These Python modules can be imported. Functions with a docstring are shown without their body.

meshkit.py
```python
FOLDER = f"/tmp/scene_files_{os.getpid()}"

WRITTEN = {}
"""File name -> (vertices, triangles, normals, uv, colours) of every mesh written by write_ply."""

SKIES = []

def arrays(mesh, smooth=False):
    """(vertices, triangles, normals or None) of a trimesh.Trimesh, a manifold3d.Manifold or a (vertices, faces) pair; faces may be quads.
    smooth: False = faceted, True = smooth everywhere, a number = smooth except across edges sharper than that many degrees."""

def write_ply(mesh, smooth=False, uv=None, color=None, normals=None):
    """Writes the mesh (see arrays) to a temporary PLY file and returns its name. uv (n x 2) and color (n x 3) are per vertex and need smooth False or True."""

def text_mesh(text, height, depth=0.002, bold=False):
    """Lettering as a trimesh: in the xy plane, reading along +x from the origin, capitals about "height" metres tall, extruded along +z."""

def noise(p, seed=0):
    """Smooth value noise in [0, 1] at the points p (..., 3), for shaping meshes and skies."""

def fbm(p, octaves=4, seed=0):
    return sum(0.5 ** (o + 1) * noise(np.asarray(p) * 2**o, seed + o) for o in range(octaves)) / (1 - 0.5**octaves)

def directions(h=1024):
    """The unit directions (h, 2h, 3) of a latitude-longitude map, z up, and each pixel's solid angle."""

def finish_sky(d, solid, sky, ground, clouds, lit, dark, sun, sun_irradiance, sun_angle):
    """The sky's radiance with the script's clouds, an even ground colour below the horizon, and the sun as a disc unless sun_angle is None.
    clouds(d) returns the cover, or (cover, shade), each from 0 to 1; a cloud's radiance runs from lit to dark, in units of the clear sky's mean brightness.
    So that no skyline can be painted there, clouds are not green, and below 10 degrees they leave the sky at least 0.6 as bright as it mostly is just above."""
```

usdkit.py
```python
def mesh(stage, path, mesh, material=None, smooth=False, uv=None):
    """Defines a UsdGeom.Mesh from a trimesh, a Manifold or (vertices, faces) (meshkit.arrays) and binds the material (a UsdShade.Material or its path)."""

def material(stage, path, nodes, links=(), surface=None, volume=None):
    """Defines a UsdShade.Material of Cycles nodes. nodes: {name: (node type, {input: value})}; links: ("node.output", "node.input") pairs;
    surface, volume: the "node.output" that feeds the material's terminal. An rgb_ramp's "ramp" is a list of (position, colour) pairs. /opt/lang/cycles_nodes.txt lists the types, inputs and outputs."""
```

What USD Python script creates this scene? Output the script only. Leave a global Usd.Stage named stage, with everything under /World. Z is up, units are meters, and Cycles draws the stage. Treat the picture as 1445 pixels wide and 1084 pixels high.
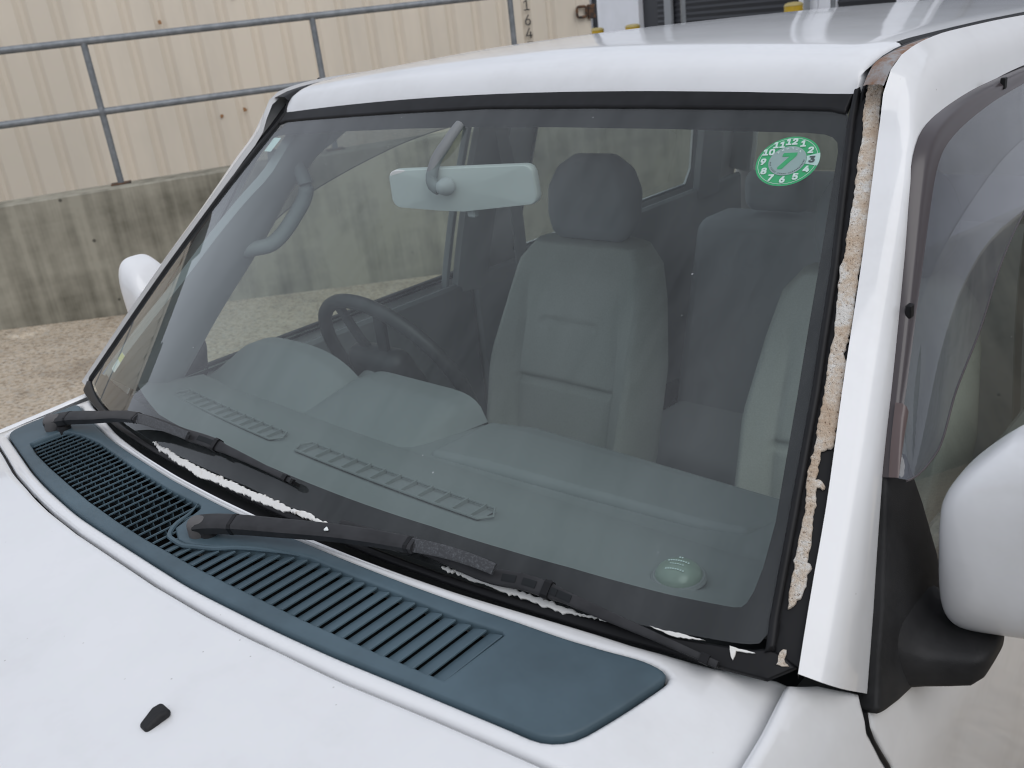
import math
import numpy as np
import trimesh
import manifold3d as m3
import shapely
from shapely.geometry import Polygon, Point
from scipy.spatial import Delaunay
import usdkit
from meshkit import text_mesh, noise, fbm
from pxr import Usd, UsdGeom, UsdLux, UsdShade, Gf, Sdf

stage = Usd.Stage.CreateInMemory()
UsdGeom.SetStageUpAxis(stage, "Z")
UsdGeom.Xform.Define(stage, "/World")
UsdGeom.Scope.Define(stage, "/World/Looks")

# ------------------------------------------------------------------ camera, sky, sun
CAM_EYE = (1.01466, -1.06159, 1.81177)
CAM_ROWS = ((0.7373251, 0.6665004, -0.1101314), (-0.1767543, 0.3476881, 0.9207991), (0.6520043, -0.6594621, 0.374166))   # right, up, back
cam = UsdGeom.Camera.Define(stage, "/World/camera")
cam.AddTransformOp().Set(Gf.Matrix4d(*CAM_ROWS[0], 0, *CAM_ROWS[1], 0, *CAM_ROWS[2], 0, *CAM_EYE, 1))
cam.CreateHorizontalApertureAttr(36.0)
cam.CreateFocalLengthAttr(36.0 * 1280 / 1445)
cam.CreateFStopAttr(11.5)
cam.CreateFocusDistanceAttr(1.12)
cam.CreateExposureAttr(0.2)

SUN_EL, SUN_AZ = math.radians(50), math.radians(104)      # azimuth of the direction towards the sun, from +y clockwise to +x
SKY_STRENGTH, CLOUD = 0.1, (5.85, 6.2, 6.95)
sky_mat = usdkit.material(stage, "/World/Looks/overcast_sky", {
    "sky": ("sky_texture", {"sky_type": "single_scattering", "sun_disc": False, "sun_elevation": SUN_EL, "sun_rotation": SUN_AZ}),
    "tc": ("texture_coordinate", {}),
    "noise": ("noise_texture", {"scale": 2.6, "detail": 6.0, "roughness": 0.55}),
    "ramp": ("rgb_ramp", {"ramp": [(0.28, tuple(0.70 * c for c in CLOUD)), (0.5, CLOUD), (0.72, tuple(1.25 * c for c in CLOUD))]}),
    "mix": ("mix_color", {"blend_type": "mix", "fac": 0.93, "use_clamp": False}),
    "bg": ("background_shader", {"strength": SKY_STRENGTH}),
}, [("tc.generated", "noise.vector"), ("noise.fac", "ramp.fac"), ("sky.color", "mix.a"), ("ramp.color", "mix.b"), ("mix.result", "bg.color")], surface="bg.background")
dome = UsdLux.DomeLight.Define(stage, "/World/sky")
UsdShade.MaterialBindingAPI.Apply(dome.GetPrim()).Bind(sky_mat)
dome.GetPrim().SetCustomDataByKey("kind", "structure")
sun = UsdLux.DistantLight.Define(stage, "/World/sun")
sun.CreateIntensityAttr(0.27)
sun.CreateAngleAttr(50.0)
sun.CreateColorAttr((1.0, 0.98, 0.96))
UsdLux.LightAPI(sun.GetPrim()).GetPrim().CreateAttribute("inputs:normalize", Sdf.ValueTypeNames.Bool).Set(True)
sun.AddRotateXYZOp().Set((90 - math.degrees(SUN_EL), 0, 180 - math.degrees(SUN_AZ)))

# ------------------------------------------------------------------ helpers
COUNT = {}


def path_for(name, parent):
    base = f"{parent}/{name}"
    n = COUNT.get(base, -1) + 1
    COUNT[base] = n
    return base if n == 0 else f"{base}_{n:03d}"


ORIGIN = {}


def tag(prim, label=None, category=None, group=None, kind=None):
    prim = prim.GetPrim() if hasattr(prim, "GetPrim") else prim
    for k, v in (("label", label), ("category", category), ("group", group), ("kind", kind)):
        if v:
            prim.SetCustomDataByKey(k, v)
    return prim


def thing(name, label, category, base=(0, 0, 0), group=None, kind=None):
    p = path_for(name, "/World")
    x = UsdGeom.Xform.Define(stage, p)
    x.AddTranslateOp().Set(tuple(map(float, base)))
    ORIGIN[p] = np.array(base, float)
    tag(x, label, category, group, kind)
    return p


def arr(m):
    if hasattr(m, "to_mesh"):
        q = m.to_mesh()
        return np.array(q.vert_properties[:, :3], float), np.array(q.tri_verts, int)
    if isinstance(m, (tuple, list)):
        v, f = np.asarray(m[0], float), np.asarray(m[1], int)
        if f.shape[1] == 4:
            f = np.vstack([f[:, [0, 1, 2]], f[:, [0, 2, 3]]])
        return v, f
    return np.array(m.vertices, float), np.array(m.faces, int)


def join(*ms):
    vs, fs, n = [], [], 0
    for m in ms:
        v, f = arr(m)
        vs.append(v)
        fs.append(f + n)
        n += len(v)
    return np.vstack(vs), np.vstack(fs)


def part(name, mesh, mat, parent="/World", smooth=35, label=None, category=None, group=None, kind=None):
    """One Mesh prim under parent; the mesh is given in world metres."""
    p = path_for(name, parent)
    root = "/".join(parent.split("/")[:3])
    v, f = arr(mesh)
    v = v - ORIGIN.get(root, np.zeros(3))
    m = usdkit.mesh(stage, p, (v, f), mat, smooth=smooth)
    tag(m, label, category, group, kind)
    return p


def resample(ring, step):
    ring = np.asarray(ring, float)
    out = []
    for a, b in zip(ring, np.roll(ring, -1, 0)):
        n = max(1, int(math.ceil(np.linalg.norm(b - a) / step)))
        out += [a + (b - a) * t for t in np.arange(n) / n]
    return np.array(out)


def rounded(poly, r):
    """Polygon points with its corners rounded."""
    p = Polygon(poly)
    q = p.buffer(-r, join_style=2).buffer(2 * r, quad_segs=6).buffer(-r, join_style=2) if r > 0 else p
    if q.geom_type != "Polygon":
        q = max(q.geoms, key=lambda g: g.area)
    return np.array(q.exterior.coords)[:-1]


def ring_normals(r):
    t = np.roll(r, -1, 0) - np.roll(r, 1, 0)
    t /= np.maximum(np.linalg.norm(t, axis=1, keepdims=True), 1e-12)
    return np.stack([-t[:, 1], t[:, 0]], 1)      # left of travel: inside for a counter-clockwise ring


def skin(outer, at, res=0.02, holes=(), profile=((0, -0.004), (0.0008, -0.001), (0.003, 0.0)), step=None, flip=False, off=0.0):
    """A surface panel: at(points 2-D, offset) -> 3-D; the rim follows profile = (inset, normal offset) from the edge inwards."""
    step = step or res * 0.6
    rings, V2, off_l, F = [], [], [], []
    polys = []
    for k, loop in enumerate([outer, *holes]):
        r = resample(loop, step)
        area = 0.5 * np.sum(r[:, 0] * np.roll(r[:, 1], -1) - r[:, 1] * np.roll(r[:, 0], -1))
        if (area > 0) != (k == 0):
            r = r[::-1]
        nr = ring_normals(r)
        base = len(V2) and sum(len(x) for x in V2)
        for inset, o in profile:
            V2.append(r + nr * inset)
            off_l.append(np.full(len(r), o + off))
        n = len(r)
        for q in range(len(profile) - 1):
            a = base + q * n + np.arange(n)
            b = base + q * n + (np.arange(n) + 1) % n
            F += [np.stack([a, b, b + n], 1), np.stack([a, b + n, a + n], 1)]
        rings.append((base + (len(profile) - 1) * n, n))
        polys.append(V2[-1])
    V2 = np.vstack(V2)
    off_a = np.concatenate(off_l)
    core = Polygon(polys[0], polys[1:]).buffer(0)
    idx = np.concatenate([np.arange(b, b + n) for b, n in rings])
    x0, y0, x1, y1 = core.bounds
    gx, gy = np.meshgrid(np.arange(x0, x1, res) + res * 0.5, np.arange(y0, y1, res * 0.9) + res * 0.4)
    gx[::2] += res * 0.5
    g = np.stack([gx.ravel(), gy.ravel()], 1)
    keep = shapely.contains_xy(core.buffer(-0.55 * step), g[:, 0], g[:, 1])
    g = g[keep]
    pts = np.vstack([V2[idx], g])
    gi = len(V2) + np.arange(len(g))
    V2 = np.vstack([V2, g])
    off_a = np.concatenate([off_a, np.full(len(g), profile[-1][1] + off)])
    tri = Delaunay(pts).simplices
    cen = pts[tri].mean(1)
    tri = tri[shapely.contains_xy(core, cen[:, 0], cen[:, 1])]
    full = np.concatenate([idx, gi])[tri]
    p0, p1, p2 = V2[full[:, 0]], V2[full[:, 1]], V2[full[:, 2]]
    cr = (p1[:, 0] - p0[:, 0]) * (p2[:, 1] - p0[:, 1]) - (p1[:, 1] - p0[:, 1]) * (p2[:, 0] - p0[:, 0])
    full[cr < 0] = full[cr < 0][:, ::-1]
    F = np.vstack(F + [full])
    P = at(V2, off_a)
    if flip:
        F = F[:, ::-1]
    return P, F


# ---- the car's surfaces, in metres: x to the car's left, y rearward, z up, the ground under it near z = -0.15
def windshield_y(x, z):
    s = (1.68 - z) / 0.426
    h = np.maximum(0.57 + 0.13 * s, 0.2)
    return -0.467 * s - (0.025 + 0.088 * s) * (1 - np.abs(x / h) ** 2.5) - 0.010 * np.sin(np.pi * np.clip(s, 0, 1))


def hood_z(x, y):
    ax = np.abs(x)
    d = np.maximum(-0.72 - y, 0)
    return 1.245 + 0.03 * (1 - (x / 0.7) ** 2) - 2.5 * np.maximum(ax - 0.60, 0) ** 2 - 0.07 * d - 0.10 * d ** 2


def side_x(y, z):
    """Half width of the body beside (y, z): tumblehome above the belt line, the fender's shoulder ahead of the door."""
    up = 0.757 - 0.235 * (z - 1.19)
    low = 0.757 + 0.028 * np.sin(np.pi / 2 * np.clip((1.19 - z) / 0.16, 0, 1))
    door = np.where(z > 1.19, up, low)
    d = np.maximum(-0.72 - y, 0)
    zs = z + 0.07 * d + 0.10 * d ** 2
    fen = 0.695 + 0.09 * np.sqrt(np.clip(1 - (np.clip(zs - 1.03, 0, 0.215) / 0.215) ** 2, 0, 1))
    w = np.clip((-0.34 - y) / 0.10, 0, 1)
    w = w * w * (3 - 2 * w) * np.clip((1.30 - z) / 0.06, 0, 1)
    return door * (1 - w) + fen * w


def roof_z(x, y):
    c = 1 - (x / 0.585) ** 2
    d = y - 0.012 + 0.025 * (1 - np.abs(x / 0.57) ** 2.5)
    p = np.interp(d, [-0.2, 0, 0.004, 0.012, 0.022, 0.04, 0.065, 0.10, 0.15, 0.35, 0.7, 1.2, 2.0, 2.4], [-0.3, 0, 0.010, 0.023, 0.033, 0.041, 0.0465, 0.050, 0.052, 0.053, 0.047, 0.033, 0.0, -0.03])
    return 1.682 + (0.018 + 0.012 * np.clip(d / 0.3, 0, 1)) * c + p


def normal_of(f, P, sign):
    """Unit normals of the implicit surface f(P) = 0, pointing to growing sign * f."""
    e = 1e-4
    n = np.stack([(f(P + e * np.eye(3)[k]) - f(P - e * np.eye(3)[k])) / (2 * e) for k in range(3)], 1) * sign
    return n / np.linalg.norm(n, axis=1, keepdims=True)


def on_windshield(p, o=0.0):
    P = np.stack([p[:, 0], windshield_y(p[:, 0], p[:, 1]), p[:, 1]], 1)
    return P + normal_of(lambda q: windshield_y(q[:, 0], q[:, 2]) - q[:, 1], P, 1) * np.reshape(o, (-1, 1))


def on_hood(p, o=0.0):
    P = np.stack([p[:, 0], p[:, 1], hood_z(p[:, 0], p[:, 1])], 1)
    return P + normal_of(lambda q: q[:, 2] - hood_z(q[:, 0], q[:, 1]), P, 1) * np.reshape(o, (-1, 1))


def on_roof(p, o=0.0):
    P = np.stack([p[:, 0], p[:, 1], roof_z(p[:, 0], p[:, 1])], 1)
    return P + normal_of(lambda q: q[:, 2] - roof_z(q[:, 0], q[:, 1]), P, 1) * np.reshape(o, (-1, 1))


def on_side(sgn):
    def at(p, o=0.0):
        P = np.stack([side_x(p[:, 0], p[:, 1]), p[:, 0], p[:, 1]], 1)
        P = P + normal_of(lambda q: q[:, 0] - side_x(q[:, 1], q[:, 2]), P, 1) * np.reshape(o, (-1, 1))
        P[:, 0] *= sgn
        return P
    return at


def mirror(m):
    v, f = arr(m)
    return v * [-1, 1, 1], f[:, ::-1]


def loft(sections, closed=True, caps=True):
    """Quads between rings of equal length; sections: (k, n, 3)."""
    S = np.asarray(sections, float)
    k, n, _ = S.shape
    V, F = S.reshape(-1, 3), []
    m = n if closed else n - 1
    for i in range(k - 1):
        a = i * n + np.arange(m)
        b = i * n + (np.arange(m) + 1) % n
        F += [np.stack([a, b, b + n], 1), np.stack([a, b + n, a + n], 1)]
    if caps and closed:
        for i, rev in ((0, True), (k - 1, False)):
            c = len(V)
            V = np.vstack([V, S[i].mean(0)])
            a = i * n + np.arange(n)
            b = i * n + (np.arange(n) + 1) % n
            t = np.stack([a, b, np.full(n, c)], 1)
            F.append(t[:, ::-1] if rev else t)
    return V, np.vstack(F)


def spline(pts, n):
    pts = np.asarray(pts, float)
    if len(pts) < 3:
        t = np.linspace(0, 1, n)[:, None]
        return pts[0] * (1 - t) + pts[-1] * t
    from scipy.interpolate import PchipInterpolator
    d = np.concatenate([[0], np.cumsum(np.linalg.norm(np.diff(pts, axis=0), axis=1))])
    return PchipInterpolator(d, pts)(np.linspace(0, d[-1], n))


def frames(path, up):
    t = np.gradient(path, axis=0)
    t /= np.linalg.norm(t, axis=1, keepdims=True)
    up = np.broadcast_to(np.asarray(up, float), path.shape)
    s = np.cross(t, up)
    s /= np.linalg.norm(s, axis=1, keepdims=True)
    return t, s, np.cross(s, t)


def tube(path, r, n=10, closed=False, up=(0, 0, 1)):
    path = np.asarray(path, float)
    r = np.broadcast_to(np.asarray(r, float), (len(path),))
    t, s, u = frames(path, up)
    a = np.linspace(0, 2 * np.pi, n, endpoint=False)
    rings = path[:, None] + r[:, None, None] * (np.cos(a)[None, :, None] * s[:, None] + np.sin(a)[None, :, None] * u[:, None])
    if closed:
        V, F = loft(np.vstack([rings, rings[:1]]), caps=False)
        return V, F
    return loft(rings)


def bar(path, w, h, up=(0, 0, 1), bevel=0.25):
    """A bevelled rectangular bar along a path; w, h per point or constant, up may be per point."""
    path = np.asarray(path, float)
    w = np.broadcast_to(np.asarray(w, float), (len(path),))
    h = np.broadcast_to(np.asarray(h, float), (len(path),))
    t, s, u = frames(path, up)
    b = bevel
    prof = np.array([(-1 + b, -1), (1 - b, -1), (1, -1 + b), (1, 1 - b), (1 - b, 1), (-1 + b, 1), (-1, 1 - b), (-1, -1 + b)]) * 0.5
    rings = path[:, None] + prof[None, :, 0, None] * w[:, None, None] * s[:, None] + prof[None, :, 1, None] * h[:, None, None] * u[:, None]
    return loft(rings)


def box(lo, hi, bevel=0.0, M=None):
    lo, hi = np.asarray(lo, float), np.asarray(hi, float)
    if bevel > 0:
        pts = []
        for k in range(3):
            for sx in (0, 1):
                for sy in (0, 1):
                    for sz in (0, 1):
                        c = np.where([sx, sy, sz], hi, lo)
                        d = np.where([sx, sy, sz], -bevel, bevel)
                        d[k] = 0
                        pts.append(c + d)
        v, f = arr(m3.Manifold.hull_points(np.array(pts)))
    else:
        v, f = arr(trimesh.creation.box(bounds=[lo, hi]))
    if M is not None:
        v = v @ np.asarray(M)[:3, :3].T + np.asarray(M)[:3, 3]
    return v, f


def blob(spheres, edge=0.0, taubin=0):
    """Hull of spheres (x, y, z, r): a rounded solid."""
    pts = []
    s = trimesh.creation.icosphere(subdivisions=2)
    for x, y, z, r in spheres:
        pts.append(s.vertices * r + (x, y, z))
    return arr(m3.Manifold.hull_points(np.vstack(pts)))


def rot(axis, deg, about=(0, 0, 0)):
    return trimesh.transformations.rotation_matrix(math.radians(deg), axis, about)


def xf(m, M):
    v, f = arr(m)
    return v @ M[:3, :3].T + M[:3, 3], f


def rough_ring(ring, amp, step, seed):
    """The outline with a torn edge."""
    r = resample(ring, step)
    rs = np.random.RandomState(seed)
    n = ring_normals(r)
    d = rs.normal(0, amp, len(r))
    d += 0.7 * np.convolve(np.r_[rs.normal(0, amp, len(r))], np.ones(5) / 5, "same") * 2
    q = Polygon(r + n * d[:, None]).buffer(0)
    if q.geom_type != "Polygon":
        q = max(q.geoms, key=lambda g: g.area)
    return np.array(q.exterior.coords)[:-1]


# ------------------------------------------------------------------ materials
def mat(name, color, rough=0.5, **kw):
    """A principled surface; noise=(scale, amount, detail) varies its tone, bump=(scale, strength, distance) its relief, tint a second colour."""
    nz, bp, tint = kw.pop("noise", None), kw.pop("bump", None), kw.pop("tint", None)
    nodes, links = {"p": ("principled_bsdf", {"base_color": color, "roughness": rough, **kw}), "tc": ("geometry", {})}, []
    if nz:
        lo = tuple(c * (1 - nz[1]) for c in color)
        hi = tint or tuple(min(1, c * (1 + nz[1])) for c in color)
        nodes["n"] = ("noise_texture", {"scale": nz[0], "detail": nz[2], "roughness": 0.6})
        nodes["r"] = ("rgb_ramp", {"ramp": [(0.3, lo), (0.7, hi)]})
        links += [("tc.position", "n.vector"), ("n.fac", "r.fac"), ("r.color", "p.base_color")]
    if bp:
        nodes["bn"] = ("noise_texture", {"scale": bp[0], "detail": 4.0})
        nodes["b"] = ("bump", {"strength": bp[1], "distance": bp[2]})
        links += [("tc.position", "bn.vector"), ("bn.fac", "b.height"), ("b.normal", "p.normal")]
    return usdkit.material(stage, f"/World/Looks/{name}", nodes, links, surface="p.BSDF")


def paint_mat():
    """White car paint under clear coat, with faint dirt specks."""
    return usdkit.material(stage, "/World/Looks/white_car_paint", {
        "g": ("geometry", {}),
        "n": ("noise_texture", {"scale": 3.2, "detail": 8.0, "roughness": 0.68}),
        "r": ("rgb_ramp", {"ramp": [(0.32, (0.68, 0.68, 0.68)), (0.52, (0.755, 0.758, 0.765)), (0.7, (0.785, 0.788, 0.795))]}),
        "v": ("voronoi_texture", {"scale": 55.0, "randomness": 1.0}),
        "vm": ("map_range", {"from_min": 0.03, "from_max": 0.07, "to_min": 0.55, "to_max": 0.0, "clamp": True}),
        "n2": ("noise_texture", {"scale": 9.0, "detail": 1.0}),
        "nm": ("map_range", {"from_min": 0.56, "from_max": 0.66, "to_min": 0.0, "to_max": 1.0, "clamp": True}),
        "mul": ("math", {"math_type": "multiply"}),
        "mx": ("mix_color", {"blend_type": "mix", "b": (0.22, 0.19, 0.16)}),
        "n3": ("noise_texture", {"scale": 260.0, "detail": 2.0}),
        "b": ("bump", {"strength": 0.02, "distance": 0.0006}),
        "p": ("principled_bsdf", {"roughness": 0.5, "coat_weight": 0.9, "coat_roughness": 0.07, "coat_ior": 1.5}),
    }, [("g.position", "n.vector"), ("n.fac", "r.fac"), ("g.position", "v.vector"), ("v.distance", "vm.value"), ("g.position", "n2.vector"), ("n2.fac", "nm.value"),
        ("vm.result", "mul.value1"), ("nm.result", "mul.value2"), ("mul.value", "mx.fac"), ("r.color", "mx.a"), ("mx.result", "p.base_color"),
        ("g.position", "n3.vector"), ("n3.fac", "b.height"), ("b.normal", "p.normal")], surface="p.BSDF")


def glass_mat(name, tint, gain=1.8, dust=0.0, dust_col=(0.6, 0.62, 0.62), rough=0.0):
    """A pane: clear tinted glass that reflects by Schlick's law (both faces of the sheet), under a thin film of dust."""
    nodes = {
        "lw": ("layer_weight", {"blend": 0.5}),
        "pw": ("math", {"math_type": "power", "value2": 5.0}),
        "fr": ("math", {"math_type": "multiply_add", "use_clamp": True, "value2": 1.45, "value3": 0.04 * gain}),
        "t": ("transparent_bsdf", {"color": tint}),
        "gl": ("glossy_bsdf", {"color": (1, 1, 1), "roughness": rough}),
        "d": ("diffuse_bsdf", {"color": dust_col}),
        "m1": ("mix_closure", {"fac": dust}),
        "m2": ("mix_closure", {}),
    }
    links = [("lw.facing", "pw.value1"), ("pw.value", "fr.value1"), ("t.BSDF", "m1.closure1"), ("d.BSDF", "m1.closure2"), ("m1.closure", "m2.closure1"), ("gl.BSDF", "m2.closure2"), ("fr.value", "m2.fac")]
    if dust:
        nodes["g"] = ("geometry", {})
        nodes["mp"] = ("mapping", {"scale": (11.0, 2.4, 2.0), "rotation": (0.0, 0.12, 0.0)})
        nodes["n"] = ("noise_texture", {"scale": 1.0, "detail": 9.0, "roughness": 0.68})
        nodes["mr"] = ("map_range", {"from_min": 0.36, "from_max": 0.68, "to_min": dust * 0.5, "to_max": dust * 1.7, "clamp": True})
        nodes["v"] = ("voronoi_texture", {"scale": 38.0})
        nodes["vm"] = ("map_range", {"from_min": 0.03, "from_max": 0.055, "to_min": 0.5, "to_max": 0.0, "clamp": True})
        nodes["n2"] = ("noise_texture", {"scale": 7.0, "detail": 1.0})
        nodes["nm"] = ("map_range", {"from_min": 0.60, "from_max": 0.66, "to_min": 0.0, "to_max": 1.0, "clamp": True})
        nodes["mul"] = ("math", {"math_type": "multiply"})
        nodes["add"] = ("math", {"math_type": "add", "use_clamp": True})
        links += [("g.position", "mp.vector"), ("mp.vector", "n.vector"), ("n.fac", "mr.value"), ("g.position", "v.vector"), ("v.distance", "vm.value"), ("g.position", "n2.vector"), ("n2.fac", "nm.value"),
                  ("vm.result", "mul.value1"), ("nm.result", "mul.value2"), ("mr.result", "add.value1"), ("mul.value", "add.value2"), ("add.value", "m1.fac")]
    return usdkit.material(stage, f"/World/Looks/{name}", nodes, links, surface="m2.closure")


def residue_mat():
    """Old white paint showing through brown speckled adhesive foam."""
    return usdkit.material(stage, "/World/Looks/adhesive_residue", {
        "g": ("geometry", {}),
        "n": ("noise_texture", {"scale": 30.0, "detail": 8.0, "roughness": 0.78}),
        "r": ("rgb_ramp", {"ramp": [(0.42, (0.78, 0.75, 0.70)), (0.48, (0.70, 0.61, 0.51)), (0.58, (0.60, 0.47, 0.35)), (0.72, (0.50, 0.36, 0.25))]}),
        "n2": ("noise_texture", {"scale": 330.0, "detail": 3.0, "roughness": 0.8}),
        "r2": ("rgb_ramp", {"ramp": [(0.34, (0.28, 0.20, 0.15)), (0.40, (1, 1, 1)), (1, (1, 1, 1))]}),
        "mx": ("mix_color", {"blend_type": "multiply", "fac": 1.0}),
        "b": ("bump", {"strength": 1.0, "distance": 0.004}),
        "p": ("principled_bsdf", {"roughness": 0.8}),
    }, [("g.position", "n.vector"), ("n.fac", "r.fac"), ("g.position", "n2.vector"), ("n2.fac", "r2.fac"), ("r.color", "mx.a"), ("r2.color", "mx.b"), ("mx.result", "p.base_color"),
        ("n2.fac", "b.height"), ("b.normal", "p.normal")], surface="p.BSDF")


def concrete_mat(name, dark, light, streak=0.5):
    """Board-formed concrete: blotches, vertical rain streaks, air holes."""
    return usdkit.material(stage, f"/World/Looks/{name}", {
        "g": ("texture_coordinate", {}),
        "n": ("noise_texture", {"scale": 1.3, "detail": 7.0, "roughness": 0.62}),
        "map": ("mapping", {"scale": (8.0, 8.0, 0.30)}),
        "st": ("noise_texture", {"scale": 1.0, "detail": 4.0, "roughness": 0.6}),
        "map2": ("mapping", {"scale": (0.35, 0.35, 7.0)}),
        "bd": ("noise_texture", {"scale": 1.0, "detail": 3.0}),
        "a": ("math", {"math_type": "multiply_add", "value2": streak}),
        "a2": ("math", {"math_type": "multiply_add", "value2": 0.22}),
        "r": ("rgb_ramp", {"ramp": [(0.70, dark), (1.10, light)]}),
        "v": ("voronoi_texture", {"scale": 3.6}),
        "vm": ("map_range", {"from_min": 0.035, "from_max": 0.06, "to_min": 0.30, "to_max": 1.0, "clamp": True}),
        "mx": ("mix_color", {"blend_type": "multiply", "fac": 1.0}),
        "b": ("bump", {"strength": 0.4, "distance": 0.01}),
        "p": ("principled_bsdf", {"roughness": 0.85}),
    }, [("g.object", "n.vector"), ("g.object", "map.vector"), ("map.vector", "st.vector"), ("g.object", "map2.vector"), ("map2.vector", "bd.vector"), ("st.fac", "a.value1"), ("n.fac", "a.value3"),
        ("bd.fac", "a2.value1"), ("a.value", "a2.value3"), ("a2.value", "r.fac"), ("g.object", "v.vector"), ("v.distance", "vm.value"), ("r.color", "mx.a"), ("vm.result", "mx.b"),
        ("mx.result", "p.base_color"), ("n.fac", "b.height"), ("b.normal", "p.normal")], surface="p.BSDF")


def ground_mat():
    """Worn exposed-aggregate paving: brown and grey stones, pale patches, darker tyre wear."""
    return usdkit.material(stage, "/World/Looks/aggregate_paving", {
        "g": ("geometry", {}),
        "v": ("voronoi_texture", {"scale": 58.0}),
        "r": ("rgb_ramp", {"ramp": [(0.0, (0.19, 0.155, 0.115)), (0.35, (0.40, 0.325, 0.24)), (0.6, (0.53, 0.45, 0.35)), (0.85, (0.42, 0.38, 0.32)), (1.0, (0.52, 0.47, 0.41))]}),
        "bw": ("rgb_to_bw", {}),
        "n": ("noise_texture", {"scale": 1.1, "detail": 6.0, "roughness": 0.65}),
        "nr": ("rgb_ramp", {"ramp": [(0.34, (0.60, 0.58, 0.56)), (0.47, (0.95, 0.94, 0.93)), (0.60, (1.05, 1.05, 1.05)), (0.68, (1.42, 1.44, 1.45))]}),
        "mx": ("mix_color", {"blend_type": "multiply", "fac": 1.0, "use_clamp": False}),
        "b": ("bump", {"strength": 0.5, "distance": 0.008}),
        "p": ("principled_bsdf", {"roughness": 0.85}),
    }, [("g.position", "v.vector"), ("v.color", "bw.color"), ("bw.val", "r.fac"), ("g.position", "n.vector"), ("n.fac", "nr.fac"), ("r.color", "mx.a"), ("nr.color", "mx.b"), ("mx.result", "p.base_color"),
        ("v.distance", "b.height"), ("b.normal", "p.normal")], surface="p.BSDF")


def grime_mat(name, color, spot, scale, lo, hi, rough=0.6, stretch=(1, 1, 1), **kw):
    """A coat of one colour with stains of another where the noise passes lo..hi."""
    return usdkit.material(stage, f"/World/Looks/{name}", {
        "g": ("texture_coordinate", {}),
        "map": ("mapping", {"scale": stretch}),
        "n": ("noise_texture", {"scale": scale, "detail": 5.0, "roughness": 0.65}),
        "r": ("rgb_ramp", {"ramp": [(lo, color), (hi, spot)]}),
        "p": ("principled_bsdf", {"roughness": rough, **kw}),
    }, [("g.object", "map.vector"), ("map.vector", "n.vector"), ("n.fac", "r.fac"), ("r.color", "p.base_color")], surface="p.BSDF")


PAINT = paint_mat()
TEAL = mat("faded_teal_plastic", (0.068, 0.105, 0.128), 0.50, specular_ior_level=0.35, noise=(5.0, 0.30, 9.0), bump=(900.0, 0.15, 0.0003))
TEAL_DARK = mat("dark_plenum", (0.008, 0.010, 0.012), 0.9)
RUBBER = mat("black_rubber", (0.008, 0.008, 0.009), 0.5, specular_ior_level=0.25, noise=(30.0, 0.4, 4.0), bump=(300.0, 0.1, 0.0005))
SEALBLACK = mat("black_sealant", (0.007, 0.007, 0.008), 0.45, specular_ior_level=0.25, bump=(90.0, 0.12, 0.0008))
FRIT = mat("black_ceramic_band", (0.007, 0.007, 0.008), 0.6, specular_ior_level=0.1)
WIPER = mat("wiper_black", (0.026, 0.026, 0.028), 0.5, specular_ior_level=0.3, noise=(40.0, 0.3, 4.0), bump=(700.0, 0.25, 0.0006))
WIPER_WORN = grime_mat("wiper_worn_paint", (0.035, 0.036, 0.039), (0.10, 0.105, 0.113), 420.0, 0.48, 0.70, 0.45, metallic=0.0)
WIPER_CAP = mat("wiper_cap_grey", (0.10, 0.095, 0.095), 0.6)
GLASS_W = glass_mat("windshield_glass", (0.82, 0.90, 0.88), 0.88, 0.018)
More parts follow.
